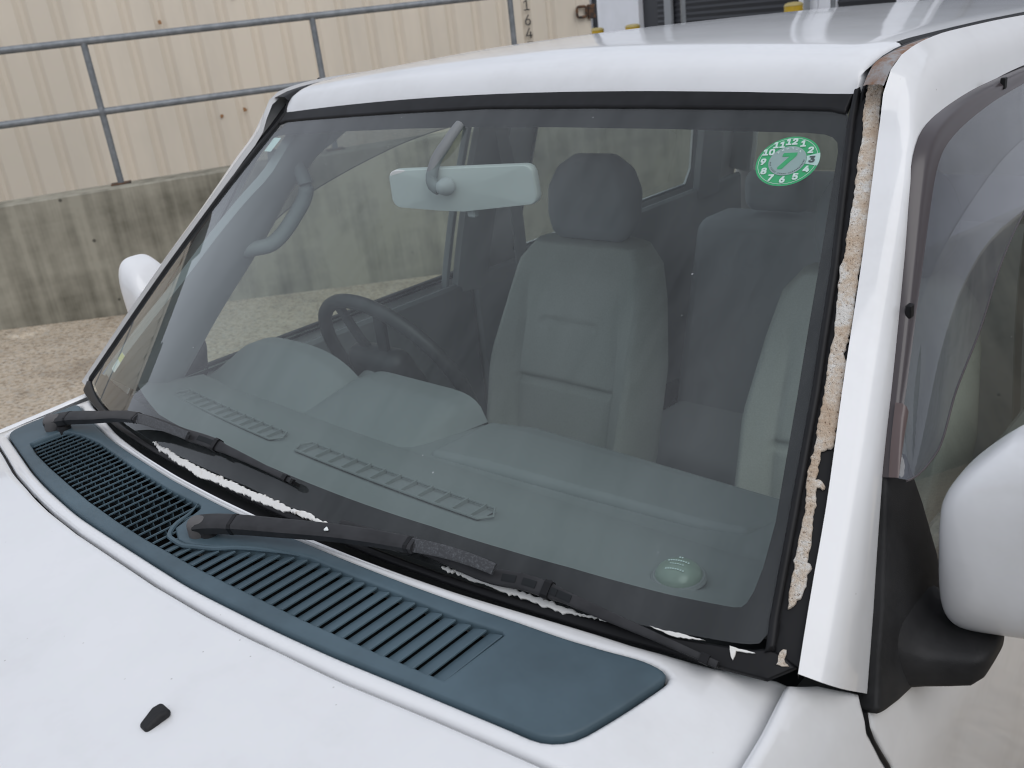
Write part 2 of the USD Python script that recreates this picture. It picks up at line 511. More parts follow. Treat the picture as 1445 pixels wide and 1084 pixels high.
GLASS_S = glass_mat("side_window_glass", (0.68, 0.73, 0.69), 1.6, 0.006)
GLASS_P = glass_mat("rear_privacy_glass", (0.44, 0.48, 0.47), 1.7)
VISOR = glass_mat("smoked_acrylic", (0.50, 0.505, 0.545), 1.5, 0.09, (0.30, 0.32, 0.37), 0.03)
VISOR_TAB = mat("smoked_acrylic_tab", (0.105, 0.075, 0.072), 0.3)
VISOR_RIM = mat("smoked_acrylic_rim", (0.055, 0.045, 0.048), 0.25)
RESIDUE = residue_mat()
BAREWHITE = grime_mat("bare_white_paint", (0.78, 0.77, 0.74), (0.55, 0.45, 0.34), 28.0, 0.58, 0.80, 0.6)
RUST = grime_mat("rusty_channel", (0.30, 0.29, 0.29), (0.22, 0.12, 0.07), 42.0, 0.44, 0.60, 0.6)
FABRIC = mat("grey_seat_fabric", (0.52, 0.525, 0.495), 0.9, noise=(420.0, 0.08, 2.0), bump=(900.0, 0.3, 0.001))
FABRIC_D = mat("dark_seat_fabric", (0.50, 0.505, 0.53), 0.9, bump=(900.0, 0.3, 0.001))
DASH = mat("grey_dashboard", (0.185, 0.20, 0.202), 0.7, bump=(600.0, 0.2, 0.0006))
DASH_D = mat("dark_dashboard", (0.19, 0.20, 0.205), 0.65, bump=(600.0, 0.2, 0.0006))
TRIM = mat("pale_interior_trim", (0.25, 0.265, 0.275), 0.65)
TRIM_D = mat("dark_interior_trim", (0.36, 0.365, 0.375), 0.7)
MIRRORBACK = mat("mirror_shell_grey", (0.55, 0.56, 0.55), 0.45)
BLACKPL = mat("black_textured_plastic", (0.020, 0.020, 0.021), 0.6, specular_ior_level=0.3, noise=(14.0, 0.45, 5.0), bump=(900.0, 0.4, 0.0008))
CHROME = mat("bright_metal", (0.7, 0.71, 0.72), 0.25, metallic=1.0)
STEEL = grime_mat("galvanised_steel", (0.17, 0.185, 0.20), (0.23, 0.245, 0.26), 14.0, 0.4, 0.6, 0.5, metallic=0.35)
RUSTY = grime_mat("rusted_iron", (0.035, 0.028, 0.024), (0.14, 0.065, 0.03), 25.0, 0.45, 0.6, 0.8)
CONC = concrete_mat("weathered_concrete", (0.118, 0.112, 0.086), (0.385, 0.365, 0.30), 0.62)
CONC2 = mat("yard_concrete", (0.34, 0.33, 0.31), 0.85, noise=(0.8, 0.2, 6.0))
GROUND = ground_mat()
BEIGE = grime_mat("beige_container_paint", (0.72, 0.635, 0.52), (0.64, 0.57, 0.47), 1.2, 0.40, 0.62, 0.55, stretch=(1, 1, 0.25))
RUSTSPOT = mat("rust_spot", (0.32, 0.17, 0.08), 0.8)
INK = mat("black_stencil", (0.03, 0.03, 0.03), 0.7)
YELLOW = grime_mat("yellow_bollard_paint", (0.62, 0.40, 0.025), (0.42, 0.30, 0.06), 8.0, 0.5, 0.7, 0.5)
YELLOW_S = mat("yellow_sign", (0.66, 0.36, 0.02), 0.5)
WHITEWALL = mat("white_panel_wall", (0.88, 0.88, 0.90), 0.6, noise=(1.5, 0.06, 4.0))
TIMBER = grime_mat("dark_timber", (0.045, 0.033, 0.025), (0.10, 0.075, 0.05), 3.0, 0.45, 0.7, 0.8)
HEADREST = mat("charcoal_headrest_fabric", (0.32, 0.325, 0.35), 0.9, bump=(900.0, 0.3, 0.001))
LINER = mat("pale_headliner", (0.60, 0.60, 0.58), 0.9)
WHEELBLACK = mat("wheel_rim_black", (0.035, 0.036, 0.038), 0.5)
DARKDOOR = mat("dark_shutter", (0.022, 0.023, 0.027), 0.5)
BLUEDOOR = mat("slate_blue_door", (0.055, 0.065, 0.085), 0.5)
RAILGREY = mat("grey_door_rail", (0.30, 0.31, 0.32), 0.5)
GREEN = mat("sticker_green", (0.0, 0.40, 0.13), 0.5)
STWHITE = mat("sticker_white", (0.80, 0.83, 0.81), 0.5)
STGREY = mat("sticker_grey", (0.36, 0.42, 0.42), 0.5)
STPALE = mat("sticker_pale", (0.62, 0.72, 0.70), 0.5)
STYEL = mat("sticker_yellow", (0.72, 0.70, 0.30), 0.5)
STINK = mat("sticker_ink", (0.06, 0.07, 0.07), 0.6)
GEL = mat("freshener_gel", (0.20, 0.25, 0.21), 0.25, noise=(30, 0.1, 3.0))
TYRE = mat("tyre_rubber", (0.02, 0.02, 0.02), 0.85)
RED = mat("red_buckle", (0.35, 0.06, 0.04), 0.5)

DATA = {
    'strip': [(0.5739, 1.7133), (0.5756, 1.6981), (0.5808, 1.6816), (0.5853, 1.6649), (0.5949, 1.6445), (0.6014, 1.6228), (0.6109, 1.5968), (0.6154, 1.5822), (0.6218, 1.5596), (0.6285, 1.5393), (0.6284, 1.5353), (0.6333, 1.52), (0.6413, 1.4984), (0.6488, 1.4779), (0.6523, 1.4634), (0.6576, 1.4451), (0.6638, 1.4272), (0.6659, 1.415), (0.6703, 1.3995), (0.6712, 1.3926), (0.673, 1.3825), (0.6765, 1.3726), (0.6827, 1.356), (0.6841, 1.348), (0.6872, 1.3354), (0.6909, 1.3239), (0.6932, 1.313), (0.6955, 1.3035), (0.6979, 1.296), (0.6999, 1.2894), (0.7038, 1.292), (0.7062, 1.2977), (0.7087, 1.3034), (0.706, 1.3127), (0.7078, 1.3175), (0.7021, 1.3212), (0.7, 1.3299), (0.6973, 1.3376), (0.6932, 1.3487), (0.6913, 1.3553), (0.6862, 1.3699), (0.694, 1.3686), (0.6869, 1.3749), (0.6835, 1.3756), (0.6805, 1.3872), (0.679, 1.3941), (0.6879, 1.3972), (0.6841, 1.4126), (0.6785, 1.4317), (0.6737, 1.446), (0.67, 1.4606), (0.6664, 1.4641), (0.664, 1.4731), (0.6632, 1.4823), (0.6578, 1.5012), (0.6502, 1.5239), (0.6456, 1.542), (0.6449, 1.5518), (0.6365, 1.5763), (0.6305, 1.5967), (0.6226, 1.6182), (0.6122, 1.6442), (0.6038, 1.6644), (0.598, 1.681), (0.5935, 1.6973), (0.593, 1.7068)],
    'rust': [(0.597, -0.0351, 1.7152), (0.597, -0.0202, 1.7194), (0.597, -0.0111, 1.7244), (0.597, 0.0081, 1.7291), (0.597, 0.0401, 1.7334), (0.597, 0.076, 1.7347), (0.597, 0.1021, 1.737), (0.597, 0.13, 1.7337), (0.597, 0.0942, 1.7299), (0.597, 0.0581, 1.7241), (0.597, 0.0294, 1.7201), (0.597, 0.01, 1.7116)],
    'peel_corner': [(0.7079, 1.2656), (0.7112, 1.2657), (0.7121, 1.2599), (0.7139, 1.2577), (0.7195, 1.2553), (0.707, 1.2559), (0.7078, 1.2577), (0.7064, 1.2606), (0.7067, 1.2635)],
    'peel_hook': [(0.6661, 1.263), (0.674, 1.2624), (0.6832, 1.2616), (0.688, 1.2611), (0.6878, 1.2604), (0.6835, 1.2605), (0.6727, 1.2604), (0.6734, 1.2576), (0.6726, 1.2549), (0.6702, 1.2562), (0.6681, 1.2592)],
    'peel_near': [(0.5933, 1.267), (0.607, 1.266), (0.623, 1.2657), (0.6449, 1.2639), (0.6336, 1.2636), (0.6184, 1.2629), (0.6071, 1.2646)],
    'peel_far': [(-0.2704, 1.2736), (-0.2241, 1.2753), (-0.168, 1.2742), (-0.0983, 1.2745), (-0.0364, 1.2752), (0.0197, 1.2759), (0.058, 1.2763), (0.0989, 1.2762), (0.1364, 1.2768), (0.1804, 1.2757), (0.1703, 1.2733), (0.1503, 1.2732), (0.1235, 1.2726), (0.1044, 1.2722), (0.0916, 1.2706), (0.0559, 1.2702), (0.0505, 1.2695), (0.0251, 1.269), (0.0141, 1.2702), (0.0016, 1.2699), (-0.0271, 1.2694), (-0.0711, 1.2682), (-0.1178, 1.2667), (-0.1508, 1.2693), (-0.1685, 1.267), (-0.2131, 1.2699), (-0.2389, 1.2702)],
    'peel_mid': [(0.3374, 1.2744), (0.3534, 1.2731), (0.3709, 1.2733), (0.3945, 1.2728), (0.4179, 1.2724), (0.4521, 1.2719), (0.4736, 1.2702), (0.4939, 1.2692), (0.5135, 1.2672), (0.5581, 1.265), (0.5155, 1.2643), (0.4769, 1.2658), (0.4499, 1.2679), (0.4328, 1.2684), (0.4148, 1.2694), (0.397, 1.2695), (0.3811, 1.2703), (0.3649, 1.271)],
    'wA_blade': [(-0.3832, -0.5311, 1.2938), (-0.2363, -0.5345, 1.3049), (-0.175, -0.5367, 1.3062), (-0.1009, -0.5357, 1.3091), (-0.0388, -0.5368, 1.3088), (0.0929, -0.5397, 1.3059)],
    'wB_blade': [(0.2089, -0.5538, 1.2908), (0.2519, -0.5506, 1.2908), (0.2973, -0.545, 1.2918), (0.3493, -0.5399, 1.2906), (0.4261, -0.5328, 1.2863), (0.4666, -0.5233, 1.2875), (0.5712, -0.5099, 1.2765), (0.6679, -0.4958, 1.261)],
}
for k in DATA:
    DATA[k] = np.array(DATA[k])

# ------------------------------------------------------------------ the place: a ramp cut below an upper yard
AZ = math.radians(64)
E1 = np.array([math.cos(AZ), math.sin(AZ), 0.0])            # along the retaining wall, away from the camera
E2 = np.array([math.sin(AZ), -math.cos(AZ), 0.0])           # from the wall towards the car
P0 = np.array([-6.58, 1.078, 0.0])
UP = np.array([0, 0, 1.0])


def place(s, t, z):
    return P0 + s * E1 + t * E2 + z * UP


def ground_height(s):
    return -0.08 * np.clip(s, -3.0, 8.3)


def frame(v, f):
    """A mesh given as (along the wall, towards the car, up) into the world."""
    v = np.asarray(v, float)
    return P0 + v[:, :1] * E1 + v[:, 1:2] * E2 + v[:, 2:] * UP, f


def fbox(lo, hi, bevel=0.0):
    v, f = box(lo, hi, bevel)
    # (s, t, z) is left-handed against the world when E1 x E2 points down
    return frame(v, f[:, ::-1])


ss = np.r_[-160, -80, -40, -20, -10, -6, np.arange(-3, 8.4, 0.5), 8.3]
tt = np.r_[-0.05, np.arange(0.5, 14, 0.75), 18, 25, 40, 80, 160]
gs, gt = np.meshgrid(ss, tt, indexing="ij")
gz = ground_height(gs) + 0.006 * (fbm(np.stack([gs * 0.9, gt * 0.9, gs * 0], -1), 3, 4) - 0.5)
gv = np.stack([gs, gt, gz], -1).reshape(-1, 3)
n_t = len(tt)
q = np.array([[i * n_t + j, (i + 1) * n_t + j, (i + 1) * n_t + j + 1, i * n_t + j + 1] for i in range(len(ss) - 1) for j in range(n_t - 1)])
gvw, gf = frame(gv, q[:, ::-1])
part("ground", (gvw, gf), GROUND, smooth=True, kind="structure", label="brown exposed aggregate paving of the sloping ramp")
yard = join(fbox((-160, -160, 0.30), (8.3, -0.30, 0.48)), fbox((8.6, -160, 0.30), (160, 160, 0.48)))
part("pavement", yard, CONC2, smooth=False, kind="structure", label="pale concrete of the upper yard behind the wall")

wall = thing("concrete_wall", "weathered grey board-marked concrete retaining wall under the steel railing", "wall", place(2, -0.15, -0.3))
cuts = [-16.0, -8.4, -0.9, 4.2, 8.3]
for a, b in zip(cuts[:-1], cuts[1:]):
    seg = fbox((a + 0.004, -0.30, -1.2), (b - 0.004, 0.0, 0.92), 0.012)
    part("wall_section", seg, CONC, wall, smooth=False)
part("wall_section", fbox((8.304, -0.3, -1.2), (8.6, 60, 0.92), 0.012), CONC, wall, smooth=False)

for a, b in ((-16, -7), (-7, -1.5), (-1.5, 3.2), (3.2, 8.3)):
    part("wall_section", fbox((a + 0.004, 9.6, -1.2), (b - 0.004, 9.9, 2.3), 0.012), CONC, wall, smooth=False)

rail = thing("steel_railing", "grey galvanised pipe railing on top of the concrete wall", "railing", place(1.13, -0.18, 0.92))
RT = -0.20
for name, z in (("top_rail", 1.985), ("middle_rail", 1.475)):
    xs = np.linspace(-14, 8.3, 60)
    part(name, tube(np.array([place(s, RT, z) for s in xs]), 0.0265, 12), STEEL, rail)
for k in range(-8, 5):
    s = 1.13 + 1.735 * k
    pp = part("post", tube(np.array([place(s, RT, z) for z in (0.925, 1.2, 1.6, 1.98)]), 0.0245, 12, up=E1), STEEL, rail)
    part("base_plate", join(fbox((s - 0.075, RT - 0.06, 0.9205), (s + 0.075, RT + 0.06, 0.931), 0.002)), RUSTY, pp, smooth=False)
    part("weld_collar", join(*[tube(np.array([place(s, RT, z + d) for d in (-0.032, -0.01, 0.01, 0.032)]), [0.026, 0.031, 0.031, 0.026], 12, up=E1) for z in (1.475,)]), STEEL, pp)

# shipping container on the yard behind the railing
CT = -1.5
cont = thing("shipping_container", "beige corrugated shipping container behind the railing, with black stencilled digits", "container", place(0, CT - 1.2, 0.48))
S0, S1, ZB, ZT = -6.12, 6.02, 0.50, 3.42
pitch = 0.272
ribs = []
s = S1 - 0.17
prof = [(S1 - 0.17, 0.0)]
s = 5.62
while s > S0 + 0.3:
    prof += [(s, 0.0), (s - 0.040, -0.034), (s - 0.072, -0.034), (s - 0.112, 0.0)]
    s -= pitch
prof += [(S0 + 0.17, 0.0)]
prof = np.array(prof)[::-1]
zz = np.linspace(ZB + 0.13, ZT - 0.1, 8)
cv = np.array([[(a, CT + b - 0.01, z) for a, b in prof] for z in zz]).reshape(-1, 3)
npf = len(prof)
cq = np.array([[i * npf + j, i * npf + j + 1, (i + 1) * npf + j + 1, (i + 1) * npf + j] for i in range(len(zz) - 1) for j in range(npf - 1)])
cw = frame(cv, cq)
part("corrugated_side", cw, BEIGE, cont, smooth=False)
part("corner_post", fbox((S1 - 0.17, CT - 0.16, ZB + 0.10), (S1, CT, ZT), 0.01), BEIGE, cont, smooth=False)
part("corner_post", fbox((S0, CT - 0.16, ZB + 0.10), (S0 + 0.17, CT, ZT), 0.01), BEIGE, cont, smooth=False)
part("bottom_rail", fbox((S0, CT - 0.06, ZB), (S1, CT + 0.004, ZB + 0.13), 0.008), BEIGE, cont, smooth=False)
part("top_rail", fbox((S0, CT - 0.06, ZT - 0.1), (S1, CT + 0.004, ZT + 0.02), 0.008), BEIGE, cont, smooth=False)
part("roof", fbox((S0 + 0.01, CT - 2.42, ZT - 0.06), (S1 - 0.01, CT - 0.06, ZT)), BEIGE, cont, smooth=False)
part("back_wall", fbox((S0, CT - 2.44, ZB), (S1, CT - 2.40, ZT)), BEIGE, cont, smooth=False)
part("end_wall", fbox((S1 - 0.06, CT - 2.40, ZB), (S1 - 0.02, CT - 0.16, ZT - 0.06)), BEIGE, cont, smooth=False)
part("end_wall", fbox((S0 + 0.02, CT - 2.40, ZB), (S0 + 0.06, CT - 0.16, ZT - 0.06)), BEIGE, cont, smooth=False)


def wall_text(txt, s, z, h, t):
    v, f = arr(text_mesh(txt, h, 0.003))
    v = v - [(v[:, 0].max() + v[:, 0].min()) / 2, 0, 0]
    # faces +E2 (towards the car): reading direction is +E1, up is z
    return P0 + (s + v[:, :1]) * E1 + (t + v[:, 2:]) * E2 + (z + v[:, 1:2]) * UP, f


for ch, z in (("1", 1.842), ("6", 1.70), ("4", 1.575), ("7", 1.44)):
    part("stencil_digit", wall_text(ch, 5.30, z, 0.10, CT - 0.0075 if False else CT - 0.009), INK, cont, smooth=False, label=f"black stencilled digit {ch}")
sg = part("warning_sign", fbox((5.40, CT - 0.008, 1.40), (5.685, CT - 0.002, 1.515), 0.001), YELLOW_S, cont, smooth=False, label="small orange warning plate")
for k in range(7):
    a = 5.43 + 0.036 * k
    part("letter_mark", fbox((a, CT - 0.0015, 1.448), (a + 0.02, CT - 0.0005, 1.492)), INK, sg, smooth=False)
ang = np.linspace(0, 2 * np.pi, 24, endpoint=False)
ringp = np.array([place(5.90 + 0.055 * np.sign(np.cos(a)) * abs(np.cos(a)) ** 0.5, CT + 0.03, 1.765 + 0.052 * np.sign(np.sin(a)) * abs(np.sin(a)) ** 0.5) for a in ang])
part("lashing_ring", tube(ringp, 0.014, 8, closed=True, up=E2), RUSTY, cont, label="rusty lashing ring near the corner")
part("latch", fbox((5.975, CT + 0.002, 1.69), (6.06, CT + 0.035, 1.83), 0.006), RUSTY, cont, smooth=False, label="rusty latch at the corner")
rs = np.random.RandomState(5)
for (a, z) in ((1.75, 2.10), (2.10, 1.24), (2.32, 1.27), (2.42, 2.25)):
    c = place(a, CT + 0.002, z)
    pts = [c + E1 * 0.018 * math.cos(q) * rs.uniform(.7, 1.3) + UP * 0.02 * math.sin(q) * rs.uniform(.7, 1.3) for q in np.linspace(0, 2 * np.pi, 9)[:-1]]
    part("rust_spot", (np.array(pts + [c + E2 * 0.002]), np.array([[i, (i + 1) % 8, 8] for i in range(8)])), RUSTSPOT, cont, smooth=False)

SH = thing("timber_building", "dark brown timber building behind the beige shipping container", "building", place(0, -8, 0.48))
for k in range(18):
    a_ = -16 + 1.0 * k
    top = 4.9 + 0.35 * math.sin(k * 1.7) * (k % 3 == 0) + (0.5 if 8 < k < 14 else 0.0) - (0.6 if k in (15, 16) else 0.0)
    part("cladding_panel", fbox((a_ + 0.01, -7.2 + 0.03 * (k % 2), 0.49), (a_ + 0.99, -7.0, top), 0.01), TIMBER, SH, smooth=False)
part("roof", fbox((-16, -12, 4.6), (2, -7.2, 4.7)), TIMBER, SH, smooth=False)

# warehouse with shutters at the head of the yard
FS = 11.5
wh = thing("warehouse", "white panelled warehouse front with dark roller shutters beyond the car roof", "building", place(FS, -6, 0.48))


def facade(name, t0, t1, m, depth, z0=0.49, z1=6.0, label=None, parent=wh):
    return part(name, fbox((FS - depth, t0, z0), (FS + 0.3, t1, z1)), m, parent, smooth=False, label=label)


facade("wall_panel", -40, -12.75, WHITEWALL, 0.05)
facade("dark_opening", -12.72, -12.0, DARKDOOR, -0.15)
facade("pillar", -11.98, -10.10, WHITEWALL, 0.10, label="wide white pillar left of the shutter")
facade("door_jamb", -10.08, -9.45, DARKDOOR, 0.0)


def shutter(t0, t1, m, label):
    zs = np.arange(0.5, 5.4, 0.10)
    pr = []
    for z in zs:
        pr += [(z, 0.0), (z + 0.055, 0.022), (z + 0.092, 0.0)]
    v = np.array([[(FS - 0.03 - b, t, z) for t in (t0, t1)] for z, b in pr]).reshape(-1, 3)
    fq = np.array([[2 * i, 2 * i + 1, 2 * i + 3, 2 * i + 2] for i in range(len(pr) - 1)])
    return part("roller_shutter", frame(v, fq), m, wh, smooth=False, label=label)


shutter(-9.44, -5.02, DARKDOOR, "dark ribbed roller shutter behind the tall bollard")
part("shutter_rail", fbox((FS - 0.12, -9.06, 0.76), (FS - 0.06, -8.79, 5.4), 0.01), RAILGREY, wh, smooth=False)
facade("wall_panel", -5.0, -4.55, WHITEWALL, 0.08)
facade("wall_panel", -4.53, -4.16, WHITEWALL, 0.08)
part("downpipe", tube(np.array([place(FS - 0.15, -4.72, z) for z in (0.76, 2, 4, 6)]), 0.05, 10, up=E1), RAILGREY, wh)
shutter(-4.14, -2.93, DARKDOOR, "narrow dark shutter right of the white panels")
facade("wall_panel", -2.91, -2.12, WHITEWALL, 0.08)
facade("door_frame", -2.45, -2.20, RAILGREY, 0.12, z1=4.0)
facade("sliding_door", -2.10, 1.6, BLUEDOOR, 0.02, label="slate blue sliding door")
part("door_rail", fbox((FS - 0.09, -1.66, 0.76), (FS - 0.03, -1.58, 4.2)), DARKDOOR, wh, smooth=False)
facade("wall_panel", 1.62, 18, WHITEWALL, 0.05)
part("roof", fbox((FS - 0.4, -40, 6.0), (FS + 9, 18, 6.2)), RAILGREY, wh, smooth=False)


def bollard(s, t, r, top, label):
    b = thing("bollard", label, "bollard", place(s, t, 0.48))
    zs = [0.48, 0.8, top - 0.05, top - 0.02, top - 0.005, top]
    rr = [r, r, r, r * 0.9, r * 0.6, 0.004]
    part("post", tube(np.array([place(s, t, z) for z in zs[:3]]), rr[:3], 20, up=E1), YELLOW, b)
    part("cap", tube(np.array([place(s, t, z) for z in (top - 0.05, top - 0.045, top - 0.02, top - 0.005, top)]), [r * 1.04, r * 1.04, r * 0.92, r * 0.6, 0.004], 20, up=E1), mat(f"bollard_cap_{len(COUNT)}", (0.50, 0.40, 0.16), 0.6), b)


bollard(10.0, -3.30, 0.125, 1.56, "tall yellow bollard in front of the dark roller shutter")
bollard(10.0, -7.85, 0.135, 1.43, "low yellow bollard in front of the white pillar")
bollard(10.0, -9.30, 0.145, 1.41, "yellow bollard next to the container corner, before the dark opening")

# ------------------------------------------------------------------ the car
CAR = thing("parked_car", "white compact car with teal cowl grille, black wipers and peeling windshield trim", "car", (0, 0.35, -0.15))


def symm(right):
    """The points of the car's left half, joined to their mirror image: counter-clockwise from the middle front."""
    r = np.asarray(right, float)
    return np.vstack([r, (r * [-1, 1])[::-1]])


def curve_y(xs, tab):
    t = np.array(tab)
    return np.interp(np.abs(xs), t[:, 0], t[:, 1])


GAP = [(0, -0.7365), (0.10, -0.7362), (0.2, -0.7315), (0.266, -0.7255), (0.40, -0.7075), (0.505, -0.6865), (0.617, -0.6655), (0.66, -0.657), (0.742, -0.642)]
COWL_F = [(0, -0.7180), (0.115, -0.7170), (0.245, -0.7075), (0.35, -0.6945), (0.469, -0.6733), (0.5636, -0.6555), (0.5878, -0.6509), (0.6006, -0.6441), (0.6113, -0.6315)]
COWL_R = [(0.6157, -0.6206), (0.6248, -0.5807), (0.6325, -0.5357), (0.6335, -0.5286), (0.632, -0.5205), (0.6293, -0.5182), (0.6233, -0.5176), (0.563, -0.5318), (0.5327, -0.5395), (0.4739, -0.5506), (0.4045, -0.5637), (0.3252, -0.5755), (0.2081, -0.5875), (0.1, -0.595), (0.0, -0.597)]
SURR_R = [(0.714, -0.432), (0.708, -0.434), (0.6889, -0.4501), (0.6654, -0.4694), (0.6508, -0.4815), (0.5956, -0.504), (0.5476, -0.5150), (0.5173, -0.5222), (0.4592, -0.5362), (0.3897, -0.5515), (0.3103, -0.5642), (0.2335, -0.5735), (0.116, -0.5830), (0.0, -0.5860)]
FGAP = [(0.7405, -0.64), (0.7375, -0.56), (0.7334, -0.515), (0.7276, -0.4815), (0.7193, -0.4503)]


def smooth_tab(tab, n):
    return spline(np.array(tab), n)


# hood panel
hr = np.array([(x, curve_y(x, GAP) - 0.0022) for x in np.linspace(0, 0.737, 30)])
hood_right = np.vstack([[(0.0, -1.62)], [(0.4, -1.60), (0.62, -1.54), (0.70, -1.45), (0.732, -1.30)], [(0.742, -1.1), (0.742, -0.9)], hr[::-1]])
hood = skin(symm(hood_right[:]), on_hood, 0.035, profile=((0.0008, -0.014), (0.0, -0.007), (0.0012, -0.003), (0.004, -0.0008), (0.010, 0.0)), step=0.016)
part("hood", hood, PAINT, CAR, smooth=50)
# painted surround of the cowl
cf = smooth_tab(COWL_F, 70)
cr_ = smooth_tab(COWL_R, 110)
cowl_half = np.vstack([cf, cr_])
cowl_loop = symm(cowl_half)
fr = np.array([(x, curve_y(x, GAP) + 0.0018) for x in np.linspace(0, 0.735, 30)])
surround_half = np.vstack([fr, smooth_tab(FGAP, 14)[1:], smooth_tab(SURR_R, 40)])
hole = np.array(Polygon(cowl_loop).buffer(0.0012).exterior.coords)[:-1]
surr = skin(symm(surround_half), on_hood, 0.022, holes=[hole], profile=((0.0, -0.014), (0.0, -0.006), (0.0010, -0.0025), (0.0035, -0.0006), (0.007, 0.0)), step=0.008)
part("cowl_surround", surr, PAINT, CAR, smooth=50, label="white bodywork strip around the teal cowl grille")
# dark gutters under the panel gaps
def under(tab, w, z, name):
    t = smooth_tab(tab, 40)
    full = np.vstack([t[::-1] * [-1, 1], t[1:]])
    n = ring_normals(full)
    loop = np.vstack([full + n * w, (full - n * w)[::-1]])
    part(name, skin(loop, on_hood, 0.03, profile=((0, 0), (0.001, 0.0)), off=z), SEALBLACK, CAR)
under(GAP, 0.02, -0.016, "hood_gap_channel")
part("windshield_gutter", skin(symm(np.vstack([smooth_tab([(x, y - 0.02) for x, y in SURR_R][::-1], 40), smooth_tab([(x, y + 0.075) for x, y in SURR_R], 40)])), on_hood, 0.03, profile=((0, 0), (0.001, 0)), off=-0.020), SEALBLACK, CAR, label="black trough below the windshield")

# teal cowl panel with louvres
SF = [(0.479, -0.6523), (0.4448, -0.6582), (0.3966, -0.6661), (0.2992, -0.6789), (0.18, -0.6895), (0.111, -0.6945), (0.0, -0.6975), (-0.0758, -0.6965), (-0.17, -0.6917), (-0.2512, -0.6840), (-0.3512, -0.6728), (-0.4351, -0.661), (-0.4947, -0.6480)]
SR = [(-0.4951, -0.5990), (-0.48, -0.592), (-0.4397, -0.5879), (-0.3747, -0.5885), (-0.3005, -0.5970), (-0.2271, -0.6045), (-0.155, -0.6100), (-0.0986, -0.6137), (-0.0128, -0.6145), (-0.004, -0.620), (0.0124, -0.6639), (0.0413, -0.6758), (0.0573, -0.6748), (0.0742, -0.6690), (0.0948, -0.6613), (0.1113, -0.6505), (0.1446, -0.6338), (0.1797, -0.6173), (0.2136, -0.6070), (0.2845, -0.6008), (0.3539, -0.5921), (0.4224, -0.5840), (0.4766, -0.5723), (0.481, -0.574)]
sf_, sr_ = np.array(SF)[::-1], np.array(SR)
front_y = lambda x: np.interp(x, sf_[:, 0], sf_[:, 1])
rear_y = lambda x: np.interp(x, sr_[:, 0], sr_[:, 1])
slot = np.vstack([sf_, sr_[::-1]])
PR_COWL = ((0.0, -0.010), (0.0, -0.003), (0.0006, 0.0003), (0.002, 0.0018), (0.0045, 0.0022))
cowl = skin(np.array(Polygon(cowl_loop).buffer(-0.0012).exterior.coords)[:-1], on_hood, 0.016, holes=[slot], profile=PR_COWL, step=0.006)
COWL = part("cowl_panel", cowl, TEAL, CAR, smooth=40, label="faded teal plastic cowl grille with rows of louvres")
plen = np.array(Polygon(slot).buffer(0.012).exterior.coords)[:-1]
part("plenum_floor", skin(plen, on_hood, 0.03, profile=((0, 0), (0.001, 0)), off=-0.024), TEAL_DARK, COWL)
PITCH = 0.0177
webs = []
for k in range(55):
    x = 0.479 - PITCH * (k + 1)
    xa, xt = x + 0.0004, x + PITCH * 1.03
    yf, yr = float(front_y(x + PITCH / 2)) + 0.0006, float(rear_y(x + PITCH / 2)) - 0.0006
    if yr - yf < 0.008:
        continue
    rings = []
    lo, hi = (-0.0054 if x > 0.02 else -0.0080), 0.0006
    for y in np.linspace(yf, yr, 5):
        zl = lambda xx: float(hood_z(xx, y))
        cut = 0.0016 if y == yf else 0.0
        rings.append([(xa, y, zl(xa) + lo - 0.001), (xt - 0.001, y, zl(xt) + hi - 0.0024), (xt, y, zl(xt) + hi - 0.0022), (xt, y, zl(xt) + hi - 0.0004), (xt - 0.0006, y, zl(xt) + hi), (xa, y, zl(xa) + lo)])
    part("slat", loft(rings), TEAL, COWL, smooth=False)
    n_w = 6 if x < 0 else 0
    for q in range(1, n_w):
        y = yf + (yr - yf) * q / n_w
        zl = lambda xx: float(hood_z(xx, y))
        c = np.array([(xa + 0.004, zl(xa) + lo - 0.003), (xt - 0.0012, zl(xt) + hi - 0.0030), (xt - 0.0012, zl(xt) - 0.013), (xa + 0.004, zl(xa) - 0.013)])
        webs.append(loft(np.array([[(p[0], y + d, p[1]) for p in c] for d in (-0.0006, 0.0006)])))
part("louvre_webs", join(*webs), TEAL, COWL, smooth=False, kind="stuff")
# raised rim of the pocket round the near wiper spindle
rim = np.array([(-0.022, -0.612), (-0.006, -0.632), (0.006, -0.660), (0.030, -0.679), (0.056, -0.6795), (0.078, -0.671), (0.10, -0.661), (0.12, -0.646), (0.155, -0.628), (0.2, -0.612)])
part("spindle_pocket_rim", tube(on_hood(spline(rim, 40), 0.0015), np.r_[np.linspace(0.0005, 0.003, 8), np.full(24, 0.003), np.linspace(0.003, 0.0005, 8)], 8), TEAL, COWL)

# washer nozzles on the hood
for x in (0.2955, -0.2955):
    hz = lambda dx, y: hood_z(x + dx, y)
    nz = blob([(x + dx, y, float(hz(dx, y)) + dz, r) for dx, y, dz, r in ((-0.0052, -0.8325, 0.0038, 0.0042), (0.0052, -0.8325, 0.0038, 0.0042), (-0.0045, -0.8375, 0.0050, 0.0042), (0.0045, -0.8375, 0.0050, 0.0042), (-0.0030, -0.8500, 0.0008, 0.0040), (0.0030, -0.8500, 0.0008, 0.0040))])
    part("washer_nozzle", nz, BLACKPL, CAR, smooth=60, label="small black washer nozzle on the hood")

